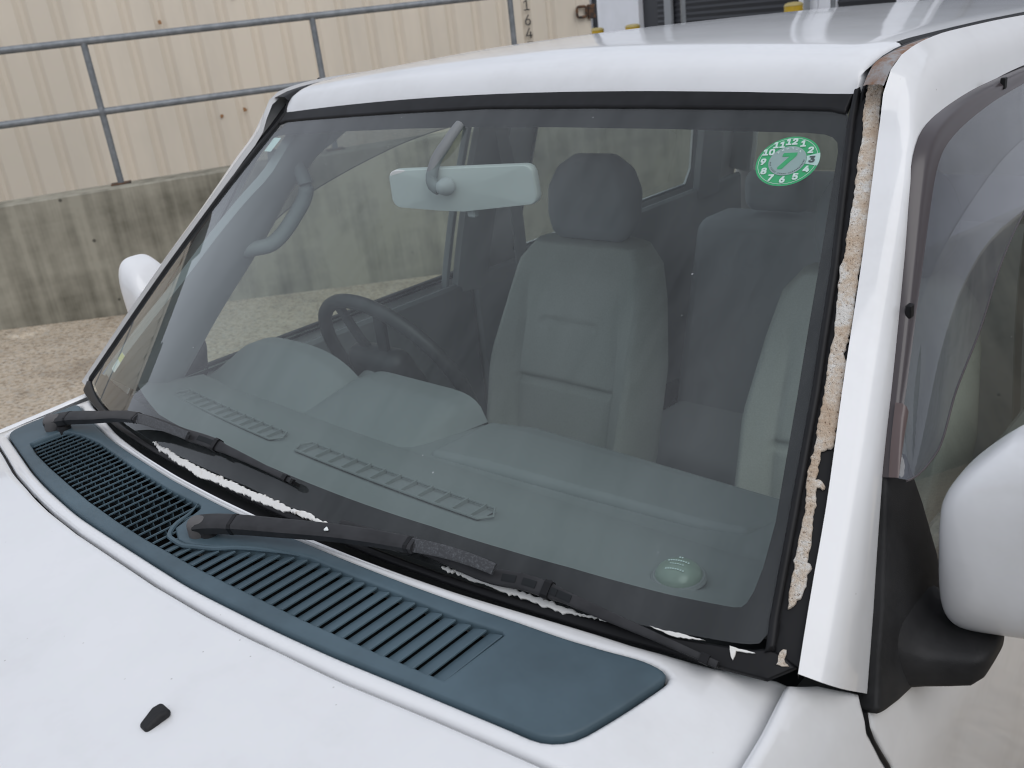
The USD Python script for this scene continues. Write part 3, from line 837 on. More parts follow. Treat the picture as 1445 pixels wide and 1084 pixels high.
# ------------------------------------------------------------------ windshield
GL = np.array([(0.0, 1.6868), (0.2, 1.6838), (0.33, 1.6805), (0.48, 1.6755), (0.545, 1.6725), (0.5655, 1.6690), (0.5726, 1.6600), (0.5944, 1.6208 - 0.012), (0.6240, 1.5300), (0.6543, 1.4330), (0.6760, 1.3480), (0.6905, 1.285), (0.6918, 1.2735), (0.6880, 1.2672), (0.6795, 1.2658), (0.6645, 1.2655), (0.6088, 1.2662), (0.5094, 1.2685), (0.4361, 1.2702), (0.3387, 1.2725), (0.1753, 1.2750), (0.0, 1.2772)])
glass_loop = symm(GL[::-1])
CLR = np.array([(0.0, 1.2998), (0.18, 1.2990), (0.3135, 1.2985), (0.4151, 1.2965), (0.4947, 1.2942), (0.5986, 1.2890), (0.645, 1.2876), (0.6560, 1.2874), (0.6622, 1.2882), (0.6652, 1.2912), (0.6672, 1.2990), (0.6672, 1.3150), (0.6626, 1.3453), (0.638, 1.432), (0.605, 1.540), (0.5745, 1.6325), (0.569, 1.6415), (0.5610, 1.6465), (0.5510, 1.6492), (0.53, 1.6512), (0.348, 1.6580), (0.16, 1.6620), (0.0, 1.6634)])
clear_loop = symm(CLR)
WS = part("windshield", skin(glass_loop, on_windshield, 0.03, profile=((0, 0), (0.002, 0.0)), step=0.012), GLASS_W, CAR, smooth=True, label="laminated windshield with black border")
part("ceramic_band", skin(np.array(Polygon(glass_loop).buffer(-0.0005).exterior.coords)[:-1], on_windshield, 0.02, holes=[clear_loop], profile=((0, 0), (0.001, 0)), step=0.008, off=-0.0035), FRIT, WS, smooth=True, label="black ceramic border behind the glass")


def roof_front(x):
    """(x, z) of the roof's front edge on the windshield surface."""
    return 1.680 + 0.018 * (1 - (x / 0.57) ** 2)


xs = np.linspace(-0.566, 0.566, 60)
top_rub = np.vstack([np.stack([xs, np.interp(np.abs(xs), GL[:8, 0], GL[:8, 1]) - 0.003], 1), np.stack([xs, roof_front(xs) + 0.004], 1)[::-1]])
part("top_moulding", skin(top_rub, on_windshield, 0.012, profile=((0, -0.004), (0, 0.001), (0.001, 0.003), (0.0025, 0.0036)), step=0.006), RUBBER, CAR, smooth=50, label="black rubber moulding under the roof edge")
# side channels: glass edge -> pillar
EDGE = np.array([(0.564, 1.688), (0.5715, 1.660), (0.5909, 1.609), (0.6205, 1.530), (0.6508, 1.433), (0.6728, 1.348), (0.6890, 1.282), (0.6935, 1.268), (0.695, 1.262)])
PLW = np.array([(0.7290, 1.2520), (0.7281, 1.2568), (0.7126, 1.318), (0.7045, 1.3525), (0.6770, 1.450), (0.6510, 1.540), (0.6280, 1.610), (0.6078, 1.6649), (0.5985, 1.700)])
for sg in (1, -1):
    mould = np.vstack([EDGE, (EDGE + [0.0072, 0.0024])[::-1]])
    m = skin(mould, on_windshield, 0.012, profile=((0, -0.004), (0, 0.0015), (0.0012, 0.0040), (0.003, 0.0048)), step=0.006)
    part("side_moulding", m if sg > 0 else mirror(m), RUBBER, CAR, smooth=50)
    chan = np.vstack([EDGE + [0.0062, 0.0021], PLW + [0.004, 0.001]])
    m = skin(chan, on_windshield, 0.012, profile=((0, -0.001), (0.001, 0.0)), step=0.006, off=-0.002)
    part("pillar_channel", m if sg > 0 else mirror(m), SEALBLACK, CAR, smooth=50, label="black gutter between windshield and pillar")
foot = [(0.6645, 1.2650), (0.690, 1.266), (0.699, 1.264), (0.705, 1.256), (0.716, 1.2515), (0.700, 1.2480), (0.672, 1.2545), (0.655, 1.2560), (0.61, 1.2600), (0.45, 1.2655), (0.30, 1.268), (0.30, 1.2715), (0.45, 1.2690), (0.61, 1.2648)]
for sg in (1, -1):
    low = np.array([(0.0, 1.2745), (0.175, 1.2728), (0.339, 1.2700), (0.436, 1.2678), (0.509, 1.2660), (0.609, 1.2637), (0.6645, 1.2630), (0.684, 1.2632), (0.697, 1.2655), (0.712, 1.2615), (0.724, 1.2555), (0.705, 1.2460), (0.672, 1.2485), (0.609, 1.2535), (0.509, 1.2585), (0.436, 1.2610), (0.339, 1.2635), (0.175, 1.2660), (0.0, 1.2670)])
    m = skin(low, on_windshield, 0.012, profile=((0, -0.003), (0.0008, 0.0), (0.002, 0.001)), step=0.006, off=-0.001)
    part("bottom_sealant", m if sg > 0 else mirror(m), SEALBLACK, CAR, smooth=50, label="black sealant strip below the windshield")

# torn remains of the trim's adhesive
def residue(key, at, off, m, name, label, seed, amp=0.0005, step=0.0030, th=0.0016):
    ring = rough_ring(DATA[key], amp, step, seed)
    fine = amp < 0.0004
    part(name, skin(ring, at, 0.003 if fine else 0.006, profile=((0, -0.001), (0.0, th * 0.8), (0.00015, th)) if fine else ((0, -0.001), (0.0003, th * 0.7), (0.001, th)), step=0.0015 if fine else 0.003, off=off), m, CAR, smooth=50, label=label)


residue("strip", on_windshield, 0.0005, RESIDUE, "adhesive_strip", "long torn strip of white and brown adhesive beside the windshield", 1)
residue("peel_corner", on_windshield, 0.0005, RESIDUE, "adhesive_scrap", "small scrap of brown adhesive at the pillar foot", 2, 0.0002)
residue("peel_hook", on_windshield, 0.001, BAREWHITE, "paint_scrap", "hook-shaped bare white paint at the glass corner", 3, 0.00015, 0.003)
residue("peel_near", on_windshield, 0.001, BAREWHITE, "paint_scrap", "white sliver below the near wiper tip", 4, 0.00015)
residue("peel_far", on_windshield, 0.001, BAREWHITE, "paint_scrap", "long white torn strip below the middle of the windshield", 5, 0.0005)
residue("peel_mid", on_windshield, 0.001, BAREWHITE, "paint_scrap", "ragged white strip under the near wiper blade", 6, 0.0005)
rst = DATA["rust"]
v, f = skin(rough_ring(rst[:, 1:], 0.0005, 0.004, 7), lambda p, o: np.stack([0.597 + o * 0, p[:, 0], p[:, 1]], 1), 0.006, profile=((0, 0), (0.001, 0)), step=0.003)

# ------------------------------------------------------------------ roof, pillars, side rails
YR = 2.05
xr = np.linspace(0, 0.566, 24)
yf = np.array([windshield_y(x, roof_front(x)) for x in xr])
roof_right = np.vstack([np.stack([xr, yf + 0.012 - 0.012], 1), [(0.571, 0.03), (0.572, 0.07), (0.574, 0.15), (0.578, 0.4), (0.58, 0.9), (0.58, 1.5), (0.56, 1.98), (0.50, YR), (0.0, YR + 0.03)]])


def roof_grid():
    us = np.concatenate([np.linspace(-1, -0.9, 8), np.linspace(-0.88, 0.88, 31), np.linspace(0.9, 1, 8)])
    ds = np.array([0, 0.002, 0.005, 0.009, 0.013, 0.018, 0.024, 0.031, 0.04, 0.052, 0.068, 0.09, 0.12, 0.16, 0.22, 0.3, 0.42, 0.6, 0.8, 1.05, 1.3, 1.55, 1.8, 1.95, 2.03, 2.06])
    V = []
    for d in ds:
        half = 0.5625 + 0.010 * min(d / 0.3, 1)
        for u in us:
            x = u * half
            y0 = float(windshield_y(x, roof_front(x))) + 0.0
            y = y0 + d
            z = float(roof_z(x, y - (y0 - (0.012 - 0.025 * (1 - abs(x / 0.57) ** 2.5)))))
            e = max(abs(u) - 0.955, 0) / 0.045
            z -= 0.0035 * e ** 2.2
            V.append((x, y, z))
    n = len(us)
    m = len(ds)
    V = np.array(V).reshape(m, n, 3)
    lip = V[0].copy()
    lip[:, 2] -= 0.006
    lip[:, 1] += 0.006
    V = np.concatenate([lip[None], V], 0)
    m, n, _ = V.shape
    q = np.array([[i * n + j, i * n + j + 1, (i + 1) * n + j + 1, (i + 1) * n + j] for i in range(m - 1) for j in range(n - 1)])
    return (V.reshape(-1, 3), q), V[1:, -1], ds


ROOF, ROOF_EDGE, ROOF_D = roof_grid()
RP = part("roof", ROOF, PAINT, CAR, smooth=60)
for s_ in (1, -1):
    for nm, sel, m in (("roof_flange", ROOF_D < 0.13, PAINT), ("roof_edge_sealant", ROOF_D > 0.115, SEALBLACK)):
        e_ = ROOF_EDGE[sel]
        k_ = 0.0 if nm == "roof_flange" else 0.0012
        fm = loft(np.array([[p + [k_ * 0.5, 0, -k_ * 0.2], p + [0.005 + k_, 0, -0.002], p + [0.009 + k_, 0, -0.007], p + [0.012 + k_, 0, -0.026]] for p in e_]), closed=False, caps=False)
        part(nm, fm if s_ > 0 else mirror(fm), m, RP, smooth=60)
    bead = spline(ROOF_EDGE[ROOF_D < 0.14], 60) + [0.0125, 0, -0.0075]
    part("ditch_bead", tube(bead, 0.0022, 6) if s_ > 0 else mirror(tube(bead, 0.0022, 6)), SEALBLACK, RP, smooth=60)

# gutter beside the roof, pillar and cant rail: lofted along the door opening
PLr = np.array([(0.7281, -0.4629, 1.2568), (0.7126, -0.4000, 1.3180), (0.7045, -0.3640, 1.3525), (0.6765, -0.2630, 1.4500), (0.6496, -0.1632, 1.5400), (0.6280, -0.0892, 1.6100), (0.6120, -0.0330, 1.6650), (0.6085, -0.0150, 1.6980), (0.6100, 0.0100, 1.7190), (0.6105, 0.0400, 1.7270), (0.611, 0.0900, 1.7330), (0.612, 0.1600, 1.7360), (0.613, 0.3000, 1.7350), (0.613, 0.487, 1.7310), (0.613, 0.9, 1.720), (0.613, 1.4, 1.700), (0.61, 2.0, 1.665)])
PRr = np.array([(0.7567, -0.3792, 1.1890), (0.7445, -0.3403, 1.2433), (0.7360, -0.3100, 1.2800), (0.7140, -0.2270, 1.3760), (0.6965, -0.1680, 1.4490), (0.6788, -0.1090, 1.5229), (0.6655, -0.0671, 1.5792), (0.6600, -0.0450, 1.6050), (0.6546, -0.0200, 1.6268), (0.6518, 0.0020, 1.6390), (0.6496, 0.0300, 1.6480), (0.6475, 0.0750, 1.6565), (0.6455, 0.1500, 1.6635), (0.6438, 0.3795, 1.6716), (0.6440, 0.8, 1.667), (0.645, 1.3, 1.650), (0.648, 1.9, 1.618)])
SPLIT = 18


def pillar():
    A, B = spline(PLr, 90), spline(PRr, 90)
    secs = []
    for a, b in zip(A, B):
        k = np.array([b[0] + 0.004, a[1] + 0.10 * (b[1] - a[1]), a[2] + 0.10 * (b[2] - a[2])])
        m_ = np.interp(a[2], [1.40, 1.62, 1.70], [0.12, 0.30, 0.62])
        k = k * (1 - m_) + m_ * (a + b) / 2
        t = np.linspace(0, np.pi / 2, 11)
        e = 0.42
        cu = np.cos(t) ** e
        su = np.sin(t) ** e
        # superellipse from a to b with corner k
        pts = [k + (a - k) * (1 - s_) + (b - k) * (1 - c_) for c_, s_ in zip(cu, su)]
        pts = [a + (a - k) * 0.02 + np.array([-0.001, 0.004, -0.010])] + [a + np.array([0.0, 0.0008, -0.003])] + pts + [b + np.array([-0.006, 0.003, -0.002])] + [b + np.array([-0.022, 0.006, -0.004])]
        secs.append(pts)
    return loft(secs, closed=False, caps=False)


PIL = pillar()
for sg in (1, -1):
    part("pillar_rail", PIL if sg > 0 else mirror(PIL), PAINT, CAR, smooth=50, label="white windshield pillar running into the roof rail")
    ga = spline(PLr[8:], 60) - [0, 0, 0.001]
    gin = ga + [-0.036, 0.004, -0.006]
    secs = [[p + np.array([-0.040, 0.004, -0.012]), p + np.array([-0.030, 0.003, -0.0045]), p + np.array([-0.012, 0.002, -0.0035]), p + np.array([0.004, 0.0, -0.0055])] for p in ga]
    gm = loft(np.array(secs), closed=False, caps=False)
    gm = (gm[0], gm[1])
    part("roof_gutter", gm if sg > 0 else mirror(gm), SEALBLACK, CAR, smooth=50, label="black ditch beside the roof panel")
    seal = spline(PRr, 110) + [-0.005, 0.006, -0.004]
    part("door_seal", tube(seal, 0.0050, 8) if sg > 0 else mirror(tube(seal, 0.0050, 8)), RUBBER, CAR, smooth=60)
rv = spline(PLr[7:], 260)
rv = rv[(rv[:, 1] > -0.021) & (rv[:, 1] < 0.12)]
secs = []
for i, p in enumerate(rv):
    w = min(1, (len(rv) - i) / 14)
    secs.append([p + np.array([-0.020 * w - 0.006, 0.0028, -0.0028]), p + np.array([-0.016 * w - 0.006, 0.0024, -0.0012]), p + np.array([-0.006, 0.001, -0.0012]), p + np.array([-0.002, 0.0005, -0.003])])
part("rusty_channel", loft(np.array(secs), closed=False, caps=False), RUST, CAR, smooth=50, label="exposed grey and rusty metal where the trim is gone")

# ------------------------------------------------------------------ sides
for sg in (1, -1):
    at = on_side(sg)
    fl = sg < 0
    # fender, ahead of the door gap
    fen = [(-1.55, 0.55), (-1.55, 1.083), (-1.30, 1.140), (-1.0, 1.188), (-0.8, 1.2105), (-0.60, 1.2240), (-0.515, 1.2310), (-0.4815, 1.2350), (-0.458, 1.2375), (-0.430, 1.2240), (-0.3895, 1.1945), (-0.3925, 1.1700), (-0.3960, 1.1600), (-0.3830, 1.1230), (-0.372, 1.1000), (-0.36, 1.05), (-0.36, 0.45), (-0.50, 0.42)]
    part("fender", skin(fen, at, 0.028, profile=((0, -0.010), (0.0, -0.005), (0.001, -0.002), (0.004, -0.0005), (0.007, 0.0)), step=0.010, flip=fl), PAINT, CAR, smooth=50)
    # door, below the window
    door = [(-0.352, 0.45), (-0.352, 1.05), (-0.3640, 1.1000), (-0.3750, 1.1230), (-0.3880, 1.1600), (-0.3810, 1.1740), (-0.355, 1.1830), (-0.30, 1.1850), (0.48, 1.1850), (0.56, 1.18), (0.60, 0.45)]
    part("door", skin(door, at, 0.03, profile=((0, -0.010), (0.0, -0.004), (0.001, -0.0015), (0.004, 0.0)), step=0.012, flip=fl), PAINT, CAR, smooth=50)
    quarter = [(0.61, 0.45), (0.572, 1.185), (0.62, 1.40), (0.655, 1.600), (0.67, 1.662), (1.2, 1.655), (1.95, 1.617), (2.05, 1.18), (2.08, 0.45)]
    qhole = [(0.80, 1.20), (0.84, 1.40), (0.87, 1.585), (1.0, 1.61), (1.60, 1.595), (1.66, 1.57), (1.72, 1.25), (1.70, 1.20)]
    part("rear_quarter", skin(quarter, at, 0.04, holes=[qhole], profile=((0, -0.010), (0.001, -0.0015), (0.004, 0.0)), step=0.02, flip=fl), PAINT, CAR, smooth=50)
    part("rear_side_window", skin(np.array(Polygon(qhole).buffer(0.01).exterior.coords)[:-1], at, 0.05, profile=((0, 0), (0.002, 0)), step=0.02, off=-0.008, flip=fl), GLASS_P, CAR, smooth=True)
    br = spline(PRr[:15], 60)[:, 1:]
    win = np.vstack([br + [0.004, -0.002], [(0.50, 1.664), (0.65, 1.655), (0.60, 1.44), (0.545, 1.19)], [(-0.30, 1.178)]])
    part("door_window", skin(win, at, 0.03, profile=((0, 0), (0.002, 0)), step=0.012, off=-0.012, flip=fl), GLASS_S, CAR, smooth=True)
    belt = [(-0.33, 1.181), (0.55, 1.181), (0.553, 1.197), (-0.30, 1.197)]
    part("belt_moulding", skin(belt, at, 0.02, profile=((0, -0.01), (0, -0.002), (0.002, 0.0)), step=0.012, off=-0.003, flip=fl), RUBBER, CAR, smooth=50)
    # smoked rain visor: outer flange on the frame, blade standing off
    vo = np.array([(-0.2760, 1.3600), (-0.2540, 1.3900), (-0.2250, 1.4230), (-0.1944, 1.4580), (-0.1256, 1.5395), (-0.0769, 1.5980), (-0.0460, 1.6290), (-0.0160, 1.6460), (0.0200, 1.6545), (0.0860, 1.6620), (0.1995, 1.6680), (0.40, 1.670), (0.60, 1.660)])
    vi = np.array([(-0.2735, 1.3560), (-0.2335, 1.3500), (-0.1982, 1.3520), (-0.1219, 1.3887), (-0.0223, 1.4262), (0.0625, 1.4674), (0.1304, 1.4925), (0.1993, 1.5116), (0.27, 1.528), (0.33, 1.540), (0.40, 1.552), (0.50, 1.562), (0.62, 1.566)])
    A, B = spline(vo, 70), spline(vi, 70)
    rows = []
    for w, off in ((0.0, 0.000), (0.03, 0.010), (0.07, 0.014), (0.10, 0.0125), (0.14, 0.016), (0.3, 0.022), (0.6, 0.027), (0.85, 0.028), (1.0, 0.028)):
        rows.append(at(A * (1 - w) + B * w, off))
    R = np.array(rows)
    rim_rows, blade_rows = R[:5], R[4:]
    vb = loft(blade_rows, closed=False, caps=False)
    VIS = part("rain_visor", vb, VISOR, CAR, smooth=60, label="smoked plastic rain visor over the door window")
    vr = loft(rim_rows, closed=False, caps=False)
    part("flange", vr, VISOR_RIM, VIS, smooth=50)
    part("edge_bead", tube(R[-1], 0.0012, 6), VISOR_RIM, VIS, smooth=60)
    tb = np.array([at(A[:6] * (1 - w) + B[:6] * w, o_) for w, o_ in ((-0.02, 0.012), (0.0, 0.019), (0.06, 0.0215), (0.15, 0.0215), (0.20, 0.0195))])
    part("lower_tab", loft(tb, closed=False, caps=False), VISOR_TAB, VIS, smooth=50, label="brownish tab at the visor's lower end")
    for i in (12, 44):
        c = A[i] * 0.95 + B[i] * 0.05
        part("clip", box(at(c[None], 0.013)[0] - [0.003, 0.005, 0.007], at(c[None], 0.013)[0] + [0.003, 0.005, 0.007], 0.001), RUBBER, VIS, smooth=False)
    # door mirror: triangular base, arm, head
    tri = rounded([(-0.268, 1.372), (-0.3349, 1.2545), (-0.3740, 1.1945), (-0.3905, 1.1745), (-0.372, 1.1680), (-0.3422, 1.1600), (-0.30, 1.152), (-0.225, 1.152), (-0.200, 1.18), (-0.1960, 1.2404), (-0.2060, 1.3011), (-0.222, 1.362)], 0.006)
    MB_ = part("mirror_base", skin(tri, at, 0.012, profile=((0, -0.014), (0.0, 0.006), (0.001, 0.0085), (0.004, 0.010)), step=0.006, flip=fl), BLACKPL, CAR, smooth=50, label="black triangular mirror base at the door corner")
    arm = []
    for x, y0, y1, z0, z1 in ((0.752, -0.335, -0.205, 1.148, 1.235), (0.768, -0.325, -0.205, 1.150, 1.212), (0.785, -0.312, -0.205, 1.153, 1.203), (0.805, -0.302, -0.207, 1.157, 1.204), (0.822, -0.296, -0.212, 1.163, 1.205), (0.830, -0.288, -0.220, 1.172, 1.203), (0.833, -0.276, -0.232, 1.181, 1.198)):
        a = np.linspace(0, 2 * np.pi, 20, endpoint=False)
        e = 0.55
        cy, cz = (y0 + y1) / 2, (z0 + z1) / 2
        arm.append([(x, cy + (y1 - y0) / 2 * np.sign(np.cos(t)) * abs(np.cos(t)) ** e, cz + (z1 - z0) / 2 * np.sign(np.sin(t)) * abs(np.sin(t)) ** e) for t in a])
    am = loft(np.array(arm))
    part("arm", am if sg > 0 else mirror(am), BLACKPL, MB_, smooth=60)
    # the head: a tall rounded shell, its inner top edge leaning outwards
    et, om = np.meshgrid(np.linspace(-np.pi / 2, np.pi / 2, 41), np.linspace(0, 2 * np.pi, 97)[:-1], indexing="ij")
    sp = lambda c_, e_: np.sign(c_) * np.abs(c_) ** e_
    q = np.stack([sp(np.cos(et), 0.62) * sp(np.cos(om), 0.42), sp(np.sin(et), 0.62), sp(np.cos(et), 0.62) * sp(np.sin(om), 0.42)], -1).reshape(-1, 3)
    zq = q[:, 2]
    hq = np.array([[i * 96 + j, (i + 1) * 96 + j, (i + 1) * 96 + (j + 1) % 96, i * 96 + (j + 1) % 96] for i in range(40) for j in range(96)])
    hx = 0.832 + 0.062 * q[:, 0] + 0.040 * np.clip(-q[:, 0], 0, 1) * np.clip(zq - 0.05, 0, 1) ** 2 - 0.004 * zq
    hz = 1.312 + 0.108 * zq + 0.026 * q[:, 0] * np.clip(zq, 0, 1) + 0.016 * np.clip(-zq, 0, 1) * q[:, 0]
    hy = -0.228 + np.where(q[:, 1] < 0, 0.058, 0.045) * q[:, 1] - 0.006 * zq
    hd = arr((np.stack([hx, hy, hz], 1), hq))
    HD = part("mirror_head", hd if sg > 0 else mirror(hd), PAINT, MB_, smooth=60, label="white door mirror shell")
    mg = box((0.806, -0.192, 1.26), (0.862, -0.181, 1.355), 0.002)
    part("mirror_glass", mg if sg > 0 else mirror(mg), CHROME, MB_, smooth=False)

for sg in (1, -1):
    at = on_side(sg)
    gl = spline(np.array([(-0.3885, 1.1760), (-0.3905, 1.1660), (-0.3925, 1.1600), (-0.3800, 1.1230), (-0.3690, 1.1000), (-0.356, 1.05), (-0.356, 0.9), (-0.356, 0.46)]), 50)
    part("door_gap", tube(at(gl, -0.0030), 0.0034, 8, up=(1, 0, 0)), SEALBLACK, CAR, smooth=60)
    g2 = smooth_tab(FGAP + [(0.7125, -0.4330)], 50) + [0.0035, 0]
    gp = on_hood(g2, -0.0042)
    gt_ = tube(gp, 0.0034, 8)
    part("fender_gap", gt_ if sg > 0 else mirror(gt_), SEALBLACK, CAR, smooth=60)
an = np.array([(-0.625, 0.0499, 1.6861), (-0.625, 0.0841, 1.7037), (-0.625, 0.1158, 1.7164), (-0.625, 0.1398, 1.7332)])
part("antenna", tube(spline(an[:3], 20), np.linspace(0.0085, 0.0065, 20), 8), BLACKPL, CAR, smooth=60, label="retracted black antenna at the far roof corner")
part("antenna_tip", tube(np.array([an[2], an[2] * 0.3 + an[3] * 0.7, an[2] * 0.12 + an[3] * 0.88, an[3]]), [0.0022, 0.0022, 0.006, 0.005], 8), BLACKPL, CAR, smooth=60)

# lower body, tail and wheels: seen only from elsewhere, kept plain
tail = loft(np.array([[(s * (x), y, z) for s, x in ((-1, w), (1, w))] for y, z, w in ((2.06, 0.45, 0.77), (2.09, 0.9, 0.78), (2.07, 1.18, 0.755))]), closed=False, caps=False)
part("tailgate", tail, PAINT, CAR, smooth=50)
tg = loft(np.array([[(s * w, y, z) for s in (-1, -0.5, 0, 0.5, 1)] for y, z, w in ((2.055, 1.185, 0.74), (2.03, 1.4, 0.69), (1.99, 1.63, 0.63), (2.03, 1.69, 0.55))]), closed=False, caps=False)
part("rear_window", tg, GLASS_P, CAR, smooth=60)
for s in (-1, 1):
    part("tail_pillar", bar(np.array([(s * 0.72, 2.05, 1.19), (s * 0.675, 2.02, 1.42), (s * 0.63, 1.98, 1.62), (s * 0.59, 1.97, 1.67)]), 0.09, 0.05, up=(0, 1, 0)), PAINT, CAR)
nose = loft(np.array([[(s * w, y, z) for s in (-1, -0.9, -0.5, 0, 0.5, 0.9, 1)] for y, z, w in ((-1.60, 0.42, 0.76), (-1.66, 0.6, 0.78), (-1.65, 0.85, 0.78), (-1.61, 1.02, 0.73))]), closed=False, caps=False)
part("front_fascia", nose, PAINT, CAR, smooth=50)
for s in (-1, 1):
    part("headlight", blob([(s * 0.58, -1.655, 0.84, 0.07), (s * 0.60, -1.60, 0.84, 0.07)]), STWHITE, CAR)
part("underbody", box((-0.70, -1.55, 0.28), (0.70, 2.0, 0.46), 0.03), TRIM_D, CAR, smooth=False)
for y in (-1.12, 1.45):
    for s in (-1, 1):
        zc = 0.20
        w = trimesh.creation.cylinder(radius=0.34, height=0.19, sections=40)
        w.apply_transform(rot((0, 1, 0), 90))
        v, f = arr(w)
        W = part("wheel", (v + [s * 0.70, y, zc], f), TYRE, CAR, smooth=35)
        w = trimesh.creation.cylinder(radius=0.21, height=0.195, sections=32)
        w.apply_transform(rot((0, 1, 0), 90))
        v, f = arr(w)
        part("rim", (v + [s * 0.702, y, zc], f), RAILGREY, W, smooth=35)

# ------------------------------------------------------------------ wipers
def up_normal(path):
    return normal_of(lambda q: windshield_y(q[:, 0], q[:, 2]) - q[:, 1], np.asarray(path, float), 1)


def wiper(piv, arm_pts, hook_pts, blade_pts, cap, holes_at, label):
    W = part("wiper", bar(spline(arm_pts, 24), np.linspace(0.024, 0.0165, 24), np.linspace(0.017, 0.011, 24), up=(0, -0.35, 1), bevel=0.35), WIPER, CAR, smooth=40, label=label)
    part("pivot_cap", blob([(*cap[0], 0.0125), (*cap[1], 0.0115), (cap[0][0], cap[0][1], cap[0][2] - 0.01, 0.0125)]), WIPER_CAP, W, smooth=60)
    part("pivot_post", tube(np.array([(piv[0], piv[1], piv[2] - 0.05), (piv[0], piv[1], piv[2] - 0.02), (piv[0], piv[1], piv[2])]), 0.011, 14, up=(1, 0, 0)), WIPER, W)
    part("hook_arm", bar(spline(hook_pts, 20), np.linspace(0.0150, 0.0115, 20), 0.005, up=(0, -0.75, 0.65), bevel=0.3), WIPER_WORN, W, smooth=40, label="worn speckled metal end of the wiper arm")
    ap = spline(arm_pts, 60)
    for i_, w_, h_ in ((10, 0.0236, 0.0168), (57, 0.0176, 0.0120)):
        part("seam", bar(ap[i_:i_ + 2], w_, h_, up=(0, -0.35, 1), bevel=0.35), SEALBLACK, W, smooth=False)
    P = spline(blade_pts, 60)
    N = up_normal(P)
    tt_ = np.linspace(0, 1, 60)
    c = 0.5
    wid = np.interp(tt_, [0, 0.06, 0.28, 0.5, 0.62, 0.66, 0.9, 1], [0.006, 0.008, 0.012, 0.016, 0.016, 0.012, 0.007, 0.006])
    hei = np.interp(tt_, [0, 0.1, 0.4, 0.6, 0.66, 0.95, 1], [0.004, 0.006, 0.010, 0.010, 0.007, 0.005, 0.004])
    body = bar(P, wid, hei, up=N, bevel=0.4)
    B = part("blade_carrier", body, WIPER, W, smooth=40)
    part("rubber_edge", bar(P - N * 0.010, 0.0035, 0.012, up=N, bevel=0.2), RUBBER, W, smooth=40)
    part("spine", bar(P - N * 0.0045, 0.0075, 0.002, up=N, bevel=0.2), SEALBLACK, W, smooth=40)
    for a in holes_at:
        i = int(a * 59)
        seg = spline(P[i - 1:i + 2] + N[i - 1:i + 2] * (hei[i] / 2 + 0.0002), 6)
        part("slot", bar(seg, 0.0075, 0.0012, up=N[i], bevel=0.45), TEAL_DARK, W, smooth=False)
    for a in (0.635, 0.985):
        i = int(a * 59)
        part("joint_clip", bar(P[i - 1:i + 1] + N[i - 1:i + 1] * 0.001, wid[i] + 0.003, hei[i] + 0.003, up=N[i], bevel=0.3), SEALBLACK, W, smooth=False)
    return W


wiper((-0.500, -0.590, 1.268), [(-0.528, -0.603, 1.2725), (-0.500, -0.586, 1.2790), (-0.4305, -0.5640, 1.2880), (-0.345, -0.5530, 1.3040), (-0.290, -0.5500, 1.3120)],
      [(-0.296, -0.551, 1.3115), (-0.248, -0.551, 1.315), (-0.205, -0.550, 1.316), (-0.1487, -0.546, 1.314)],
      DATA["wA_blade"], [(-0.522, -0.600, 1.2745), (-0.512, -0.594, 1.2765)], (0.545, 0.57, 0.595, 0.62), "far black wiper, parked along the lower windshield")
WB = wiper((0.066, -0.647, 1.283), [(0.055, -0.6530, 1.2890), (0.078, -0.6420, 1.2925), (0.1708, -0.6076, 1.2985), (0.2582, -0.5765, 1.3020), (0.3425, -0.5560, 1.3055)],
           [(0.3360, -0.5575, 1.3055), (0.378, -0.5490, 1.3075), (0.405, -0.5435, 1.3060), (0.4400, -0.5370, 1.3010)],
           DATA["wB_blade"], [(0.0540, -0.6535, 1.2885), (0.0600, -0.6505, 1.2895)], (0.54, 0.585, 0.63, 0.675), "near black wiper across the cowl grille and windshield foot")
part("paint_chip", blob([(0.232, -0.5910, 1.3078, 0.0016), (0.235, -0.590, 1.3080, 0.0012), (0.231, -0.588, 1.3086, 0.001)]), STWHITE, WB, label="white chip on the wiper arm")

# ------------------------------------------------------------------ stickers
c0 = np.array([0.5226, float(windshield_y(0.5226, 1.6243)), 1.6243])
nrm = normal_of(lambda q: windshield_y(q[:, 0], q[:, 2]) - q[:, 1], c0[None], 1)[0]
ex = np.cross(np.array([0, -nrm[2], nrm[1]]) * -1, nrm)
ex = np.array([1.0, 0, 0]) - nrm * nrm[0]
ex /= np.linalg.norm(ex)
ey = np.cross(nrm, ex)
ex, ey = ex * math.cos(0.16) + ey * math.sin(0.16), ey * math.cos(0.16) - ex * math.sin(0.16)
R0 = 0.0365


def on_dial(v, depth):
    v = np.asarray(v, float)
    P = c0 + v[:, :1] * ex + v[:, 1:2] * ey
    y = windshield_y(P[:, 0], P[:, 2])
    P = np.stack([P[:, 0], y, P[:, 2]], 1)
    return P + nrm * (np.reshape(depth, (-1, 1)) - 0.0022)


def disc(r0, r1, a0=0, a1=360, depth=0.0, n=64):
    a = np.radians(np.linspace(a0, a1, n))
    q = np.concatenate([np.stack([r0 * np.cos(a), r0 * np.sin(a)], 1), np.stack([r1 * np.cos(a), r1 * np.sin(a)], 1)])
    f = np.array([[i, i + n, i + n + 1, i + 1] for i in range(n - 1)])
    return on_dial(q, depth), f


